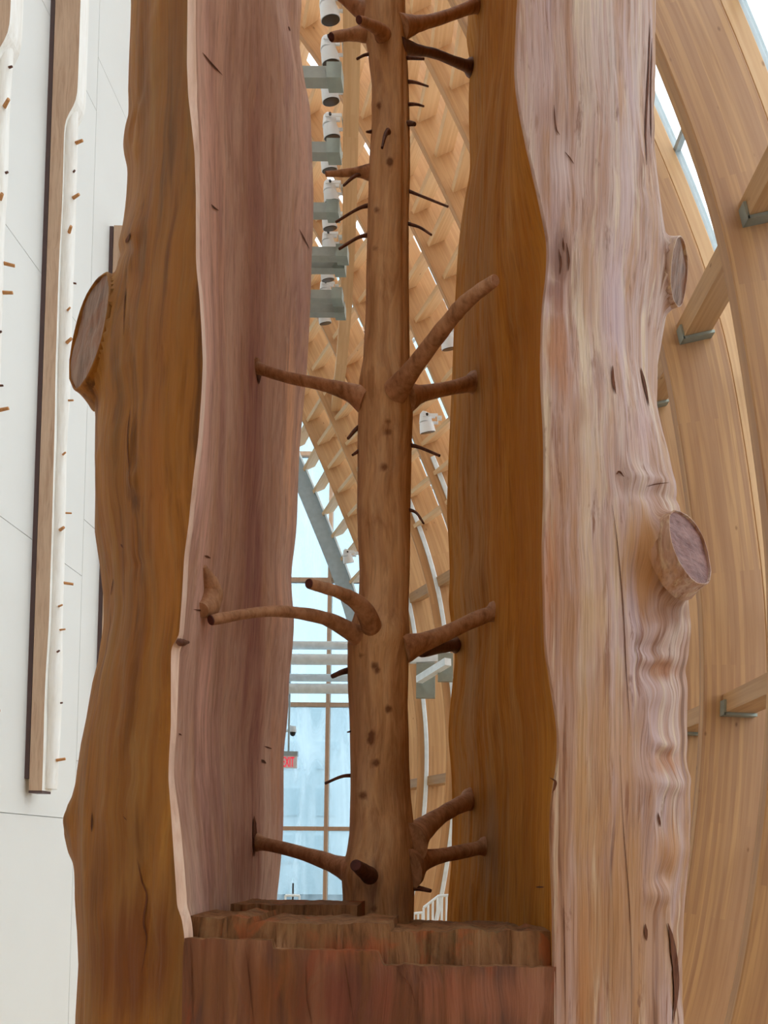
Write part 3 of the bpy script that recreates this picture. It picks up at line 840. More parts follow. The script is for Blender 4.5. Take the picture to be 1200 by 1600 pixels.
STUBS = [  # face centre px, py, depth, axis, radius, flare above, flare below
    dict(c=(1078, 856), Y=1.82, ax=(0.69, -0.70, 0.2), r=0.090, up=0.13, dn=0.05, sq=1.0),
    dict(c=(1060, 426), Y=2.03, ax=(0.86, -0.50, -0.16), r=0.080, up=0.05, dn=0.05, sq=0.85),
    dict(c=(139, 520), Y=1.93, ax=(-0.69, -0.71, 0.1), r=0.146, up=0.10, dn=0.05, sq=0.8)]
def grow_stubs(P):
    for st_ in STUBS:
        c = at(*st_['c'], st_['Y'])
        ax = np.array(st_['ax'], float); ax /= np.linalg.norm(ax)
        u = np.cross(ax, [0, 0, 1.0]); u /= np.linalg.norm(u)
        w = np.cross(u, ax)
        q = P - c
        h = q @ ax
        uu, ww = (q @ u) / st_['sq'], q @ w
        rho = np.hypot(uu, ww)
        up = 0.5 + 0.5 * ww / (rho + 1e-6)
        fl = st_['dn'] + (st_['up'] - st_['dn']) * up
        tgt = -0.022 - 0.34 * (1 - np.exp(-np.clip(rho - st_['r'], 0, None) / (fl * 1.6)))
        k = 0.035
        near = (rho < 0.42) & (h > -0.36) & (P[:, 1] < YC + 0.25)
        m = np.where(h > tgt, h, tgt) + k * np.log1p(np.exp(-np.abs(h - tgt) / k)) * np.exp(-np.clip(rho - st_['r'], 0, None) / 0.06)
        m = np.where(rho < st_['r'] * 1.02, np.minimum(m, -0.012), m)
        P = P + ax[None] * np.where(near, np.maximum(m - h, 0), 0)[:, None]
    return P
def outer_disp(P, nrm, edge):
    px, py = pix(P)
    front = P[:, 1] < YC + 0.15
    x, y, z = P.T
    d = np.zeros(len(P))
    wx = 14 * vn(x * 9, y * 9, z * 9) + 5 * vn(x * 24, y * 24, z * 24)
    wy = 16 * vn(x * 8 + 7, y * 8, z * 8) + 6 * vn(x * 22 + 3, y * 22, z * 22)
    for bx_, by_, sx, sy, amp in BUMPS:
        d += amp * np.exp(-0.5 * (((px + wx - bx_) / sx) ** 2 + ((py + wy - by_) / sy) ** 2)) * front
    x, y, z = P.T
    d += 0.006 * vn(x * 7, y * 7, z * 2.2) + 0.0035 * vn(x * 22 + 5, y * 22, z * 3) + 0.0016 * vn(x * 60, y * 60 + 9, z * 5)
    return grow_stubs(P + nrm * (d * edge)[:, None])
PAINT_R = [(917, 420, 13, 110, srgb(172, 126, 78), 0.8), (868, 545, 20, 50, srgb(172, 114, 70), 0.85), (866, 455, 14, 18, srgb(132, 92, 84), 0.8), (935, 590, 10, 40, srgb(150, 106, 84), 0.6), (905, 640, 12, 40, srgb(146, 104, 86), 0.6), (862, 880, 10, 110, srgb(184, 116, 66), 0.8), (930, 960, 22, 50, srgb(204, 176, 138), 0.7), (1010, 900, 22, 60, srgb(174, 116, 56), 0.85), (1050, 955, 30, 18, srgb(128, 82, 54), 0.8), (862, 330, 14, 50, srgb(172, 136, 134), 0.6),(930, 90, 60, 110, srgb(190, 168, 156), 0.62), (950, 1460, 60, 120, srgb(170, 124, 80), 0.8), (920, 1250, 40, 160, srgb(176, 130, 84), 0.6), (1040, 1480, 30, 90, srgb(180, 140, 110), 0.6),  # px, py, sx, sy, colour, strength: exposed red-brown fibres, creamy and violet zones, browner low down
    (877, 402, 14, 34, srgb(112, 66, 38), 1.1), (870, 470, 10, 26, srgb(141, 92, 77), 0.8), (868, 520, 14, 30, srgb(172, 115, 77), 0.9), (880, 590, 20, 40, srgb(184, 128, 90), 0.6),
    (918, 360, 14, 50, srgb(172, 123, 77), 0.8), (925, 250, 18, 120, srgb(167, 123, 103), 0.55), (860, 180, 16, 30, srgb(154, 103, 88), 0.7), (1012, 190, 6, 70, srgb(141, 90, 66), 0.95),
    (870, 60, 25, 70, srgb(178, 138, 119), 0.6), (960, 480, 22, 90, srgb(193, 167, 171), 0.75), (985, 250, 14, 160, srgb(201, 176, 176), 0.7), (880, 260, 26, 60, srgb(208, 184, 178), 0.75),
    (900, 300, 12, 60, srgb(186, 150, 150), 0.5), (865, 900, 16, 130, srgb(184, 121, 77), 0.6), (935, 900, 24, 120, srgb(184, 139, 99), 0.5), (920, 990, 18, 60, srgb(203, 169, 128), 0.6),
    (1040, 960, 36, 20, srgb(146, 97, 68), 0.7), (1035, 1045, 24, 14, srgb(161, 101, 60), 0.8), (1000, 860, 34, 70, srgb(184, 136, 84), 0.75), (975, 880, 10, 70, srgb(193, 156, 114), 0.6),
    (1040, 1190, 24, 18, srgb(174, 114, 73), 0.7), (1046, 1330, 18, 40, srgb(184, 128, 79), 0.75), (930, 1150, 40, 120, srgb(189, 145, 95), 0.6), (930, 1290, 50, 90, srgb(189, 141, 90), 0.65),
    (915, 1530, 22, 90, srgb(178, 114, 58), 0.75), (985, 1340, 26, 70, srgb(186, 132, 77), 0.6), (880, 1330, 12, 90, srgb(174, 130, 114), 0.6), (890, 1500, 16, 80, srgb(165, 121, 101), 0.5),
    (1000, 1540, 30, 60, srgb(178, 138, 112), 0.5), (985, 1180, 25, 100, srgb(191, 147, 106), 0.5), (920, 760, 30, 60, srgb(195, 160, 134), 0.5), (1000, 680, 24, 50, srgb(191, 156, 150), 0.6)]
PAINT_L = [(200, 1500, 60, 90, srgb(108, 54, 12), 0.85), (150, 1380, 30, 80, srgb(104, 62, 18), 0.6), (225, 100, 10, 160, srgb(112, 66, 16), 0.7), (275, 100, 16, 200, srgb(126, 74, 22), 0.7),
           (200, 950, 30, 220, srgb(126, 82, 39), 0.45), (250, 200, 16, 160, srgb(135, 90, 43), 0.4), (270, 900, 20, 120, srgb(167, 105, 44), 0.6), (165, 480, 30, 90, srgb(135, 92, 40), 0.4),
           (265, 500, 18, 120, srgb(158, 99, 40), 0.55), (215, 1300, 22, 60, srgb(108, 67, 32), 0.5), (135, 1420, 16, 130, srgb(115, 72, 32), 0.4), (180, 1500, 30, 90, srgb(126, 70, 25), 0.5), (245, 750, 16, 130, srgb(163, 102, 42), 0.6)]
PAINT_IL = [(395, 950, 18, 700, srgb(160, 109, 102), 0.65), (455, 700, 14, 140, srgb(238, 185, 144), 0.6), (470, 250, 10, 160, srgb(225, 174, 151), 0.5), (320, 700, 14, 700, srgb(236, 191, 174), 0.75),
            (430, 1150, 12, 200, srgb(205, 147, 109), 0.5), (330, 300, 20, 300, srgb(225, 176, 149), 0.6), (390, 1340, 30, 90, srgb(156, 100, 79), 0.6), (440, 950, 14, 60, srgb(236, 185, 158), 0.6)]
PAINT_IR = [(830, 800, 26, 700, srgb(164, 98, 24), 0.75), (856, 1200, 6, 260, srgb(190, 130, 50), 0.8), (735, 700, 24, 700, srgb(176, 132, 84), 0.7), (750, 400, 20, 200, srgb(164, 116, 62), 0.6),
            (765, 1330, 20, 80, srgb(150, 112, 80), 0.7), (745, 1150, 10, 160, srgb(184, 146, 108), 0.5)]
def paint_of(P, blobs):
    px, py = pix(P)
    col = np.zeros((len(P), 4))
    wsum = np.full(len(P), 1e-6)
    amax = np.zeros(len(P))
    for x, y, sx, sy, c, s in blobs:
        w = s * np.exp(-0.5 * (((px - x) / sx) ** 2 + ((py - y) / sy) ** 2))
        col[:, :3] += w[:, None] * np.array(c[:3])
        wsum += w
        amax = np.maximum(amax, w)
    col[:, :3] /= wsum[:, None]
    col[:, 3] = amax
    return col
log = tag(empty('carved_log', (XC, YC, FLOOR)), 'huge hollowed cedar log with a slender branched tree carved free inside it', 'wood sculpture')
NO, NI = 170, 110
nz = len(ZL_)
def flank(side):
    s = -1 if side == 'L' else 1
    A = AL if s < 0 else AR
    fx, fy, bx_, by_ = (LFx, LFy, LBx, LBy) if s < 0 else (RFx, RFy, RBx, RBy)
    th0 = np.arcsin(np.clip((fx - XC) / A, -0.99, 0.99))
    th1 = s * math.pi - np.arcsin(np.clip((bx_ - XC) / A, -0.99, 0.99))
    u = np.linspace(0, 1, NO)
    th = th0[:, None] + (th1 - th0)[:, None] * u[None]
    X = XC + A[:, None] * np.sin(th)
    Yy = YC - B * np.cos(th)
    P = np.stack([X, Yy, np.broadcast_to(ZL_[:, None], X.shape)], -1).reshape(-1, 3)
    nr = np.stack([np.sin(th) / A[:, None], -np.cos(th) / B, np.zeros_like(th)], -1).reshape(-1, 3)
    nr /= np.linalg.norm(nr, axis=1)[:, None]
    e = np.clip(np.minimum(u / 0.06, (1 - u) / 0.05), 0, 1)
    R0 = P.copy()
    P = outer_disp(P, nr, np.broadcast_to(e[None], X.shape).ravel())
    R0 = (0.92 * R0 + 0.08 * P).reshape(nz, NO, 3)
    outer = P.reshape(nz, NO, 3)
    # ragged rim: small chips out of the front edge
    chip = 0.004 * vn(ZL_ * 9, 3.3 + s, 0.5) + 0.003 * vn(ZL_ * 31, 8.3 + s, 0.5)
    # inner wall from the back edge to the rim
    _, pyf = pix(np.stack([fx, fy, ZL_], -1))
    w = np.interp(pyf, [a for a, _ in LFW], [b for _, b in LFW]) if s < 0 else np.full(nz, 4.0)
    F0 = outer[:, 0]
    pxf, pyf = pix(F0)
    F2 = at(pxf - s * (w + 150 * chip), pyf, F0[:, 1] + (0.012 if s < 0 else 0.006))
    F2[:, 2] = ZL_
    v = np.linspace(0, 1, NI)
    Bp = outer[:, -1]
    ker = np.hanning(75); ker /= ker.sum()
    F2s = np.stack([np.convolve(np.pad(F2[:, q], 37, mode='edge'), ker, 'valid') for q in (0, 1)] + [ZL_], -1)
    I = Bp[:, None] * (1 - v)[None, :, None] + F2s[:, None] * v[None, :, None] + (F2 - F2s)[:, None] * (v ** 14)[None, :, None]
    d = F2 - Bp
    n2 = np.stack([-d[:, 1], d[:, 0], np.zeros(nz)], -1)
    n2 /= np.linalg.norm(n2, axis=1)[:, None]
    if n2[0, 0] * s < 0: n2 = -n2          # pointing into the wood
    conc = (0.035 if s < 0 else 0.05) * np.sin(math.pi * v) ** 0.8
    g = np.sin(math.pi * v) ** 0.5
    xx, yy, zz = I[..., 0], I[..., 1], I[..., 2]
    dis = 0.010 * vn(xx * 3, yy * 4, zz * 1.3 + 4) + 0.004 * vn(xx * 9, yy * 12, zz * 3) + 0.0015 * vn(xx * 20, yy * 40, zz * 9)
    I = I + n2[:, None] * (conc[None] + dis * g[None])[..., None]
    k = NO + NI
    V = np.concatenate([outer, I], 1).reshape(-1, 3)
    Fc, mi = [], []
    for i in range(nz - 1):
        for j in range(k):
            j2 = (j + 1) % k
            a, b, c, e_ = i * k + j, i * k + j2, (i + 1) * k + j2, (i + 1) * k + j
            Fc.append((a, b, c, e_) if s > 0 else (e_, c, b, a))
            mi.append(0 if j < NO - 1 else (2 if j == k - 1 else 1))
    top = [(nz - 1) * k + j for j in range(k)]
    Fc.append(tuple(top) if s > 0 else tuple(top[::-1])); mi.append(1)
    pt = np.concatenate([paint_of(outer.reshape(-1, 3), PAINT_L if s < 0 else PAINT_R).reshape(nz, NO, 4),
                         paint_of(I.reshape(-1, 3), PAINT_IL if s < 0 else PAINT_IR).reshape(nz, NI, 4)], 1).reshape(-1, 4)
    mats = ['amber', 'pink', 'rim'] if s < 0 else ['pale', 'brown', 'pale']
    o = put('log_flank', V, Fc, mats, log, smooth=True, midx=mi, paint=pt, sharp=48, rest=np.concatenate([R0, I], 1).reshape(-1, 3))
    o['label'] = 'amber side of the log with rosy hollowed inner face' if s < 0 else 'pale weathered side of the log with umber inner face'
    return o, V, Fc
FL, VL, FcL = flank('L')
FR, VR, FcR = flank('R')
TREE = {'L': BVHTree.FromPolygons([tuple(v) for v in VL], FcL), 'R': BVHTree.FromPolygons([tuple(v) for v in VR], FcR)}
def hit(px, py, side):
    d = Vector(ray(px, py)).normalized()
    loc, nrm, _, _ = TREE[side].ray_cast(Vector((0, 0, EYE)), d)
    if loc is None:
        return None, None
    loc = np.array(loc); nrm = np.array(nrm)
    if np.dot(nrm, np.array(d)) > 0: nrm = -nrm
    return loc, nrm

# base block that closes the hollow: chipped stepped ledge and the front of the log below it
def front_y(x, z):
    a = np.where(x < XC, np.interp(z, ZL_, AL), np.interp(z, ZL_, AR))
    return YC - B * np.sqrt(np.clip(1 - ((x - XC) / a) ** 2, 0, 1))
zl = EYE - 0.2
NX, NY = 220, 90
iz = int(np.argmin(abs(ZL_ - (EYE - 0.17))))
xa, xb = LFx[iz] - 0.004, RFx[iz] + 0.004
xs = np.linspace(xa, xb, NX)
yf = front_y(xs, np.full(NX, zl))
pxs = pix(np.stack([xs, yf, np.full(NX, zl)], -1))[0]
ledge_py = np.interp(pxs, [280, 424, 426, 590, 598, 900], [1465, 1469, 1483, 1486, 1508, 1512])
zf = at(pxs, ledge_py, yf)[:, 2] + 0.003 * vn(xs * 40, 0.5, 0.5) + 0.0015 * vn(xs * 120, 3.5, 0.5)
yb = YC + B * np.sqrt(np.clip(1 - ((xs - XC) / np.interp(zl, ZL_, AR)) ** 2, 0, 1))
tv = np.linspace(0, 1, NY) ** 1.35
GX = np.broadcast_to(xs[None], (NY, NX)).copy()
GY = yf[None] + (yb - yf)[None] * tv[:, None]
jag = 0.03 * vn(GX * 14, 2.2, 0.4) + 0.015 * vn(GX * 50, 5.2, 0.4)
H = np.broadcast_to(zf[None], (NY, NX)).copy()
dY = GY - yf[None]
right_floor = float(np.median(zf[pxs > 640]))
X1, X2 = at(400, 1450, 1.66)[0], at(612, 1450, 1.66)[0]
top_py = np.where(xs < X1, 1431, np.where(xs < X2, 1441, 1453)) + 5 * vn(xs * 30, 4.4, 0.3) + 2 * vn(xs * 90, 1.4, 0.3)
zrise = at(pxs, top_py, yf + 0.05)[:, 2]
s1 = dY > 0.028 + 0.25 * np.clip(jag, -0.05, 0.05)
H = np.where(s1, zrise[None] + 0.003 * vn(GX * 40, GY * 14, 1.5), H)
s2 = GY > np.where(GX < X2, 1.86, 1.80) + jag
H = np.where(s2, EYE - 0.27, H)
s3 = (GY > 1.98 + 0.5 * jag) & (GY < 2.2 + jag) & (GX < at(560, 1420, 2.0)[0])
H = np.where(s3, at(500, 1413, 2.0)[2] + 0.003 * vn(GX * 24, GY * 9, 6.5), H)
s4 = (GY > 2.05 + jag) & (GY < 2.2 + jag) & (GX > at(640, 1440, 2.1)[0])
H = np.where(s4, at(700, 1444, 2.1)[2] + 0.006 * vn(GX * 16, GY * 8, 2.5), H)
H += 0.0012 * vn(GX * 90, GY * 20, 3.5)
V = np.stack([GX, GY, H], -1).reshape(-1, 3)
Fc, mi = [], []
for i in range(NY - 1):
    for j in range(NX - 1):
        a = i * NX + j
        Fc.append((a, a + 1, a + NX + 1, a + NX)); mi.append(0)
zr = np.concatenate([np.linspace(0, 0.95, 10), np.linspace(1.0, 1.0, 1)])
rows = np.concatenate([np.linspace(0, 0.7, 6), np.linspace(0.72, 1, 60)])
FV = []
for t in rows:
    z = FLOOR + (zf - FLOOR) * t
    y = front_y(xs, z)
    P = np.stack([xs, y, z], -1)
    a = np.where(xs < XC, np.interp(z, ZL_, AL), np.interp(z, ZL_, AR))
    nrm = np.stack([(xs - XC) / a ** 2, (y - YC) / B ** 2, np.zeros(NX)], -1)
    nrm /= np.linalg.norm(nrm, axis=1)[:, None]
    e = np.clip(np.minimum(np.linspace(0, 1, NX), 1 - np.linspace(0, 1, NX)) / 0.04, 0, 1) * np.clip((1 - t) / 0.02, 0, 1)
    FV.append(outer_disp(P, nrm, e))
FV = np.array(FV)
FV[-1] = V[:NX]
o0 = len(V)
V = np.vstack([V, FV.reshape(-1, 3)])
for i in range(len(rows) - 1):
    for j in range(NX - 1):
        a = o0 + i * NX + j
        Fc.append((a, a + 1, a + NX + 1, a + NX)); mi.append(1)
o1 = len(V)
BV = np.stack([xs, yb, np.full(NX, FLOOR)], -1)
V = np.vstack([V, BV])
for j in range(NX - 1):
    Fc.append((o1 + j + 1, o1 + j, (NY - 1) * NX + j, (NY - 1) * NX + j + 1)); mi.append(1)
PB = [(560, 1560, 60, 60, srgb(103, 65, 54), 0.8), (430, 1560, 34, 60, srgb(132, 77, 36), 0.7), (470, 1570, 14, 70, srgb(102, 50, 27), 0.7), (330, 1540, 26, 60, srgb(124, 82, 50), 0.7),
      (520, 1570, 24, 40, srgb(132, 60, 42), 0.6), (600, 1560, 14, 30, srgb(140, 70, 42), 0.6), (760, 1560, 90, 40, srgb(146, 94, 70), 0.75), (690, 1540, 30, 30, srgb(147, 80, 52), 0.6), (390, 1520, 10, 80, srgb(96, 55, 36), 0.6),
      (560, 1480, 60, 12, srgb(172, 90, 50), 0.7), (440, 1478, 12, 8, srgb(198, 159, 122), 0.9), (740, 1480, 100, 20, srgb(128, 84, 50), 0.8), (470, 1450, 60, 10, srgb(132, 104, 68), 0.6)]
bo = put('log_base', V, Fc, ['ledge', 'base'], log, smooth=True, midx=mi, paint=paint_of(V, PB), sharp=35)
bo['label'] = 'red-brown foot of the log with a stepped, chipped ledge'
TREE['B'] = BVHTree.FromPolygons([tuple(v) for v in V], Fc)

# sawn branch stubs on the flanks
def stub(px, py, Y, axis, r, back, flare, parent, mat, cutmat, rim=True, seed=1, squash=1.0):
    c = at(px, py, Y)
    ax = np.array(axis, float); ax /= np.linalg.norm(ax)
    u = np.cross(ax, [0, 0, 1.0]); u /= np.linalg.norm(u)
    w = np.cross(u, ax)
    n, prof_ = 40, []
    for t in np.linspace(0, 1, 14):
        prof_.append((-back * (1 - t), r * (1 + flare * (1 - t) ** 1.7)))
    prof_ += [(0.003, r * 0.985), (0.003, r * 0.96), (-0.006, r * 0.95)]
    V, Fc = [], []
    for i, (h, rr) in enumerate(prof_):
        for k in range(n):
            a = 2 * math.pi * k / n
            q = rr * (1 + 0.06 * float(vn(math.cos(a) * 1.5 + seed, math.sin(a) * 1.5, h * 6)) + 0.025 * float(vn(math.cos(a) * 5, math.sin(a) * 5 + seed, h * 9)))
            V.append(c + ax * h + q * (math.cos(a) * u * squash + math.sin(a) * w))
    for i in range(len(prof_) - 1):
        for k in range(n):
            k2 = (k + 1) % n
            Fc.append((i * n + k, i * n + k2, (i + 1) * n + k2, (i + 1) * n + k))
    st = put('branch_stub', V, Fc, mat, parent, smooth=True, paint=paint_of(np.array(V), PAINT_R if mat == 'pale' else PAINT_L), sharp=60, rest=V)
    # cut face: slightly rough disc
    V, Fc = [c - ax * 0.002], []
    R = 9
    for i in range(1, R + 1):
        for k in range(n):
            a = 2 * math.pi * k / n
            q = r * 0.965 * i / R * (1 + 0.06 * float(vn(math.cos(a) * 1.5 + seed, math.sin(a) * 1.5, 0)) + 0.025 * float(vn(math.cos(a) * 5, math.sin(a) * 5 + seed, 0)))
            p = c + q * (math.cos(a) * u * squash + math.sin(a) * w)
            V.append(p + ax * (0.004 * float(vn(p[0] * 40, p[1] * 40, p[2] * 25)) - 0.002))
    for k in range(n):
        Fc.append((0, 1 + k, 1 + (k + 1) % n))
    for i in range(R - 1):
        for k in range(n):
            k2 = (k + 1) % n
            Fc.append((1 + i * n + k, 1 + (i + 1) * n + k, 1 + (i + 1) * n + k2, 1 + i * n + k2))
    put('cut_face', V, Fc, cutmat, parent, smooth=True)
    return st
for st_, par, mt, cut, sd in ((STUBS[0], FR, 'pale', 'endgrain', 2), (STUBS[1], FR, 'pale', 'greycut', 4), (STUBS[2], FL, 'amber', 'greycut', 6)):
    stub(*st_['c'], st_['Y'], st_['ax'], st_['r'], 0.05, 0.18, par, mt, cut, seed=sd, squash=st_['sq'])

# cracks and gouges: dark strips laid on the skin, the shade of their depth put into the colour
def crack(pts, width, side, parent, name='crack'):
    pts = np.array(pts, float)
    P = catmull(pts, 6) if len(pts) > 2 else np.array([pts[0] + (pts[1] - pts[0]) * t for t in np.linspace(0, 1, 9)])
    V, Fc = [], []
    n = len(P)
    for i in range(n):
        d = P[min(i + 1, n - 1)] - P[max(i - 1, 0)]
        d /= np.linalg.norm(d) + 1e-9
        nn = np.array([-d[1], d[0]])
        t = i / (n - 1)
        w = 0.62 * width * (0.1 + math.sin(math.pi * t) ** 0.9) * (1 + 0.25 * float(vn(i * 0.7, pts[0][0], 0.5)))
        row = []
        for s in (-0.5, 0, 0.5):
            q = P[i] + nn * w * s
            loc, nrm = hit(q[0], q[1], side)
            if loc is None:
                return None
            row.append(loc + nrm * (0.0012 + 0.0002 * width if s else 0.0008 + 0.0002 * width))
        V += row
    for i in range(n - 1):
        for j in (0, 1):
            a = i * 3 + j
            Fc.append((a, a + 1, a + 4, a + 3))
    return put(name, V, Fc, 'crack', parent, smooth=True)
for pts, w in (([(315, 82), (330, 100), (347, 118)], 4), ([(329, 319), (334, 325), (341, 329)], 4), ([(467, 358), (475, 374), (483, 389)], 3), ([(450, 41), (453, 49)], 3),
               ([(318, 868), (328, 872)], 5), ([(412, 1166), (424, 1170)], 4), ([(407, 1187), (415, 1193)], 6), ([(278, 1146), (283, 1149)], 3), ([(402, 560), (404, 580), (403, 600)], 9),
               ([(396, 1275), (397, 1300), (396, 1338)], 9)):
    crack(pts, w, 'L', FL)
for pts, w in (([(204, 640), (200, 690), (204, 760)], 2), ([(198, 450), (195, 480), (194, 525)], 2), ([(205, 365), (200, 375), (198, 380)], 6), ([(215, 1340), (222, 1375), (230, 1400), (225, 1440), (230, 1470), (222, 1520)], 4),
               ([(160, 425), (158, 470), (162, 560), (166, 610)], 2.5), ([(190, 850), (194, 857)], 4), ([(178, 905), (174, 930)], 2), ([(193, 1275), (199, 1282)], 2), ([(145, 1270), (144, 1300)], 4)):
    crack(pts, w, 'L', FL)
for pts, w in (([(956, 572), (957, 595), (961, 617)], 7), ([(1000, 575), (1006, 600), (1013, 635)], 6), ([(956, 790), (964, 850), (973, 950), (978, 1050), (985, 1150)], 2.2), ([(880, 1400), (881, 1450), (882, 1520), (883, 1600)], 2.4),
               ([(968, 1180), (974, 1300), (982, 1400), (986, 1500), (986, 1600)], 1.4), ([(1007, 1443), (1009, 1470)], 7), ([(1042, 1442), (1050, 1480), (1055, 1540), (1050, 1598)], 12), ([(1027, 1270), (1031, 1292)], 5),
               ([(1015, 30), (1012, 120), (1008, 200), (1010, 258)], 4), ([(1018, 60), (1016, 150), (1017, 225)], 3), ([(882, 238), (890, 248), (896, 257)], 3), ([(838, 1386), (852, 1386)], 4),
               ([(872, 390), (876, 410), (874, 430)], 4), ([(884, 380), (888, 405), (887, 425)], 4), ([(879, 372), (881, 395)], 3), ([(860, 1215), (868, 1222), (864, 1240)], 4), ([(1010, 760), (1025, 756), (1045, 754)], 2.5),
               ([(962, 742), (967, 738), (975, 746)], 5), ([(865, 165), (868, 200), (874, 212)], 3)):
    crack(pts, w, 'R', FR)
for pts, w in (([(298, 1470), (300, 1520), (302, 1598)], 3), ([(384, 1480), (390, 1530), (397, 1598)], 2.5), ([(536, 1486), (543, 1530), (553, 1598)], 3), ([(620, 1515), (640, 1540), (648, 1566)], 4), ([(478, 1500), (480, 1560), (488, 1598)], 3)):
    crack(pts, w, 'B', bo)
# small carved knob left standing on the rosy inner wall
def knob(chain, side, parent, mat, name):
    pts, rad = [], []
    for px, py, r, lift in chain:
        loc, nrm = hit(px, py, side)
        pts.append(loc + nrm * lift); rad.append(r)
    P = catmull(np.column_stack([np.array(pts), rad]), 5)
    mb = MB().tube(P[:, :3], list(P[:, 3] * (1 + 0.12 * vn(np.arange(len(P)) * 0.6, 3.3, 0.2))), 16)
    return mb.build(name, mat, parent, smooth=True, sharp=60)
knob([(318, 885, 0.006, 0.002), (320, 902, 0.018, 0.006), (322, 922, 0.026, 0.012), (318, 945, 0.028, 0.012), (312, 953, 0.016, 0.004)], 'L', FL, 'branch', 'carved_knob')
crack([(301, 952), (318, 954), (334, 950)], 5, 'L', FL)
knob([(276, 1001, 0.006, 0.002), (282, 1003, 0.008, 0.004), (291, 1003, 0.003, 0.004)], 'L', FL, 'twig', 'splinter')

# ------------------------------------------------------------------ the tree inside
YT = 2.24
IL = [(572, -80), (572, 0), (569, 50), (575, 83), (580, 133), (580, 200), (577, 253), (575, 317), (573, 400), (570, 500), (566, 567), (561, 600), (561, 650), (559, 733), (557, 800), (558, 833), (561, 900), (560, 940), (549, 975), (543, 1005), (543, 1050), (546, 1117), (547, 1200), (547, 1233), (546, 1300), (543, 1330), (538, 1367), (537, 1407), (536, 1445), (534, 1500)]
IR = [(634, -80), (633, 0), (634, 50), (637, 100), (639, 167), (640, 267), (638, 333), (639, 400), (639, 500), (640, 587), (645, 620), (645, 650), (643, 717), (641, 800), (641, 867), (638, 967), (639, 1005), (638, 1040), (636, 1100), (638, 1150), (639, 1200), (641, 1240), (646, 1280), (649, 1320), (648, 1360), (648, 1387), (647, 1413), (646, 1445), (647, 1500)]
L_, R_ = table(IL, YT), table(IR, YT)
zt = np.arange(EYE - 0.235, L_[-1, 2], 0.008)
zt = np.concatenate([zt, np.linspace(zt[-1] + 0.05, 5.2, 12)])
xl, xr = np.interp(zt, L_[:, 2], L_[:, 0]), np.interp(zt, R_[:, 2], R_[:, 0])
NT = 72
a = np.linspace(0, 2 * math.pi, NT, endpoint=False)
rr = (xr - xl) / 2
cx = (xl + xr) / 2
V = np.stack([cx[:, None] + rr[:, None] * np.cos(a)[None], YT + rr[:, None] * np.sin(a)[None], np.broadcast_to(zt[:, None], (len(zt), NT))], -1).reshape(-1, 3)
nr = np.tile(np.stack([np.cos(a), np.sin(a), 0 * a], -1), (len(zt), 1))
px, py = pix(V)
dis = 0.003 * vn(V[:, 0] * 14, V[:, 1] * 14, V[:, 2] * 4) + 0.0012 * vn(V[:, 0] * 60, V[:, 1] * 60, V[:, 2] * 8)
for bx_, by_, sx, sy, amp in ((632, 300, 2.5, 260, -0.008), (605, 655, 6, 10, 0.005), (565, 1365, 26, 22, 0.012), (608, 745, 8, 8, 0.003), (604, 205, 6, 6, 0.006), (608, 253, 5, 6, 0.005), (590, 165, 6, 6, 0.004), (590, 328, 7, 5, 0.004), (590, 390, 6, 6, 0.004), (575, 1150, 5, 5, 0.004), (588, 1192, 4, 4, 0.004), (564, 1243, 5, 5, 0.004), (600, 1060, 8, 6, 0.003), (600, 985, 26, 16, 0.01)):
    dis += amp * np.exp(-0.5 * (((px - bx_) / sx) ** 2 + ((py - by_) / sy) ** 2)) * (V[:, 1] < YT)
V = V + nr * dis[:, None]
Fc = []
for i in range(len(zt) - 1):
    for k in range(NT):
        k2 = (k + 1) % NT
        Fc.append((i * NT + k, i * NT + k2, (i + 1) * NT + k2, (i + 1) * NT + k))
Fc.append(tuple((len(zt) - 1) * NT + k for k in range(NT)))
KN = [(x, y, 5, 5, srgb(104, 62, 38), 0.9) for x, y in ((608, 253), (590, 165), (590, 328), (587, 388), (588, 1192), (566, 1243), (579, 1148), (607, 658), (602, 730), (578, 1157), (565, 1024), (590, 1047), (608, 1108), (586, 1040), (585, 1420), (607, 675))]
stem = put('inner_tree', V, Fc, 'sapling', log, smooth=True, paint=paint_of(V, KN + [(570, 1390, 60, 40, srgb(118, 80, 64), 0.6)]))
stem['label'] = 'slender tree stem carved free in the hollow'
TREE['S'] = BVHTree.FromPolygons([tuple(v) for v in V], Fc)

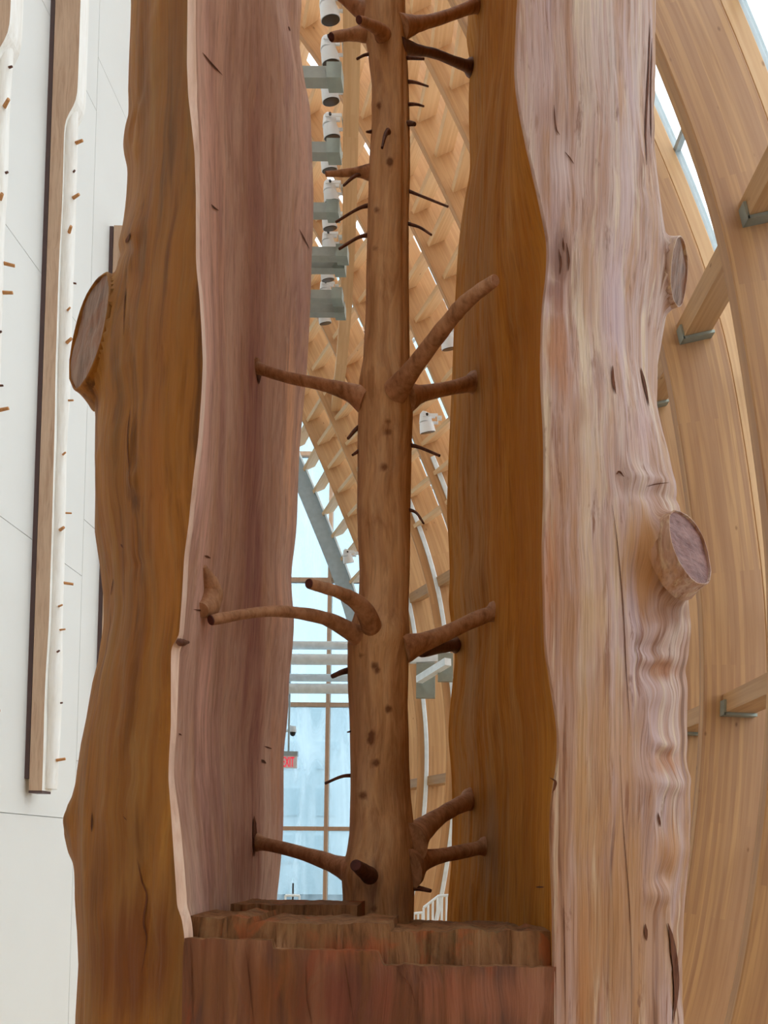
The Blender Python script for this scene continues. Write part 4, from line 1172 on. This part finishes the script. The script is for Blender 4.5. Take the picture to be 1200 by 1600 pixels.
def branch(pts, endmat=None, wall=None, Ys=None, mat='branch', name='branch', n=18, flare=1.75):
    """pts: (px, py, radius in px). Ys: depth at first and last point; wall: the flank the branch grows into"""
    P = np.array(pts, float)
    y0 = YT - 0.02
    if wall:
        loc, _ = hit(P[-1, 0], P[-1, 1], wall)
        y1 = loc[1] + 0.005
    else:
        y1 = Ys[1]
    if Ys: y0 = Ys[0]
    s = np.concatenate([[0], np.cumsum(np.hypot(*np.diff(P[:, :2], axis=0).T))]); s /= s[-1]
    Yv = y0 + (y1 - y0) * s
    W = np.column_stack([at(P[:, 0], P[:, 1], Yv), P[:, 2] * Yv / F])
    W[0, 3] *= flare
    W[1, 3] *= 1 + (flare - 1) * 0.3
    C = catmull(W, 8)
    rad = C[:, 3] * (1 + 0.05 * vn(np.arange(len(C)) * 0.5, P[0, 0], 0.2))
    rad = np.maximum(rad, 0.001)
    if wall:
        rad[-3:] *= np.array([1.05, 1.18, 1.45])
        d = C[-1, :3] - C[-2, :3]
        C = np.vstack([C, np.append(C[-1, :3] + d / np.linalg.norm(d) * 0.03, 0)])
        rad = np.append(rad, rad[-1])
    o = MB().tube(C[:, :3], list(rad), n).build(name, mat, log, smooth=True, sharp=60)
    if endmat:
        d = C[-1, :3] - C[-2, :3]; d /= np.linalg.norm(d)
        MB().tube([C[-1, :3] - d * 0.001, C[-1, :3] + d * 0.0025], [rad[-1] * 0.99, rad[-1] * 0.9], n).build('cut_end', endmat, o, smooth=True, sharp=30)
    return o
branch([(575, 628, 13), (545, 613, 11), (500, 600, 9.5), (450, 590, 8.5), (408, 577, 9), (400, 574, 10)], wall='L')
branch([(618, 612, 15), (640, 583, 14), (672, 540, 13), (697, 508, 12.5), (720, 480, 12), (745, 458, 10.5), (773, 438, 9.5)], 'endgrain_pale', Ys=(YT - 0.06, 1.78), flare=1.35)
branch([(630, 622, 14), (660, 615, 10.5), (700, 607, 10.5), (742, 598, 12)], wall='R')
branch([(572, 1000, 15), (545, 985, 13.5), (515, 969, 11.5), (480, 960, 10), (430, 955, 9), (380, 960, 8.5), (330, 969, 8.5)], 'endgrain_dark', Ys=(YT - 0.04, 1.85), flare=1.35)
branch([(583, 985, 15), (572, 958, 15), (556, 940, 12.5), (530, 926, 10), (505, 918, 9), (483, 912, 8.5)], 'endgrain_dark', Ys=(YT - 0.07, 1.92), flare=1.1)
branch([(628, 1014, 14), (660, 1004, 13), (700, 988, 12.5), (740, 969, 12), (772, 957, 11.5)], wall='R')
branch([(660, 1012, 9), (690, 1010, 8.5), (714, 1008, 9)], wall='R', Ys=(2.35, 2.5), mat='twig')
branch([(562, 1362, 18), (535, 1355, 14.5), (500, 1342, 12.5), (450, 1327, 10.5), (400, 1316, 10.5)], wall='L')
branch([(632, 1320, 22), (655, 1300, 17), (685, 1277, 14), (710, 1262, 13), (736, 1250, 14)], wall='R')
branch([(630, 1358, 22), (658, 1345, 15), (690, 1337, 12), (725, 1330, 11), (758, 1323, 11)], wall='R')
branch([(586, 1376, 14), (575, 1366, 12.5), (556, 1352, 9.5)], 'endgrain_dark', Ys=(YT - 0.05, 2.02), mat='twig', flare=1.2)
branch([(622, 44, 11), (650, 38, 9), (690, 28, 8), (747, 7, 8.5)], wall='R')
branch([(622, 72, 8), (650, 78, 6.5), (680, 84, 6.5), (710, 96, 7), (737, 106, 9)], wall='R', mat='twig')
branch([(590, 32, 13), (565, 16, 11), (535, -8, 10.5), (490, -45, 10)], Ys=(YT, 2.3))
branch([(599, 56, 8), (588, 44, 7.5), (561, 31, 6)], 'endgrain_dark', Ys=(YT - 0.05, 2.04), mat='branch')
branch([(580, 51, 8), (550, 54, 7), (518, 58, 6.5)], 'endgrain_dark', Ys=(YT, 2.15))
branch([(585, 270, 8), (560, 269, 6), (530, 271, 5), (509, 272, 4)], Ys=(YT, 2.2))
TW = [([(575, 270, 3), (555, 275, 2.5), (537, 290, 2)],), ([(580, 320, 3), (560, 326, 2.3), (525, 347, 2)],), ([(580, 367, 3), (560, 371, 2.5), (530, 389, 2.2)],),
      ([(632, 296, 2.5), (655, 305, 2), (700, 323, 1.8)],), ([(632, 348, 2.5), (655, 355, 2), (674, 367, 1.8)],), ([(630, 90, 2.5), (645, 91, 2.2), (662, 92, 2)],), ([(632, 127, 2.5), (650, 129, 2), (669, 135, 1.5)],),
      ([(632, 163, 2.5), (650, 163, 2), (662, 166, 1.5)],), ([(632, 193, 4), (642, 193, 3.5), (648, 194, 3)],), ([(566, 664, 3.5), (555, 672, 3), (544, 685, 2.5)],), ([(566, 700, 3), (558, 706, 2.5), (551, 711, 2)],),
      ([(637, 695, 3), (655, 699, 2.5), (687, 712, 2.2)],), ([(634, 795, 2.5), (650, 801, 2), (662, 818, 1.8)],), ([(552, 1046, 5), (535, 1050, 4), (519, 1057, 3.8)],), ([(556, 1212, 3), (535, 1213, 2.4), (508, 1224, 2.2)],),
      ([(638, 1386, 5), (655, 1388, 4), (673, 1392, 3)],), ([(584, 84, 2.5), (570, 86, 2), (558, 92, 1.8)],), ([(553, 1143, 2), (548, 1143, 1.5), (543, 1144, 1.2)],), ([(585, 205, 2.5), (577, 206, 2), (573, 206, 1.5)],)]
for (pts,) in TW:
    branch(pts, Ys=(YT, YT - 0.05), mat='twig', name='twig', n=8, flare=1.3)
branch([(607, 205, 3), (602, 211, 2.6), (597, 231, 2.2)], Ys=(YT - 0.085, YT - 0.11), mat='twig', name='twig', n=8)
branch([(560, 1420, 5), (535, 1416, 4.5), (515, 1414, 4)], Ys=(2.4, 2.45), mat='twig', name='twig', n=8)
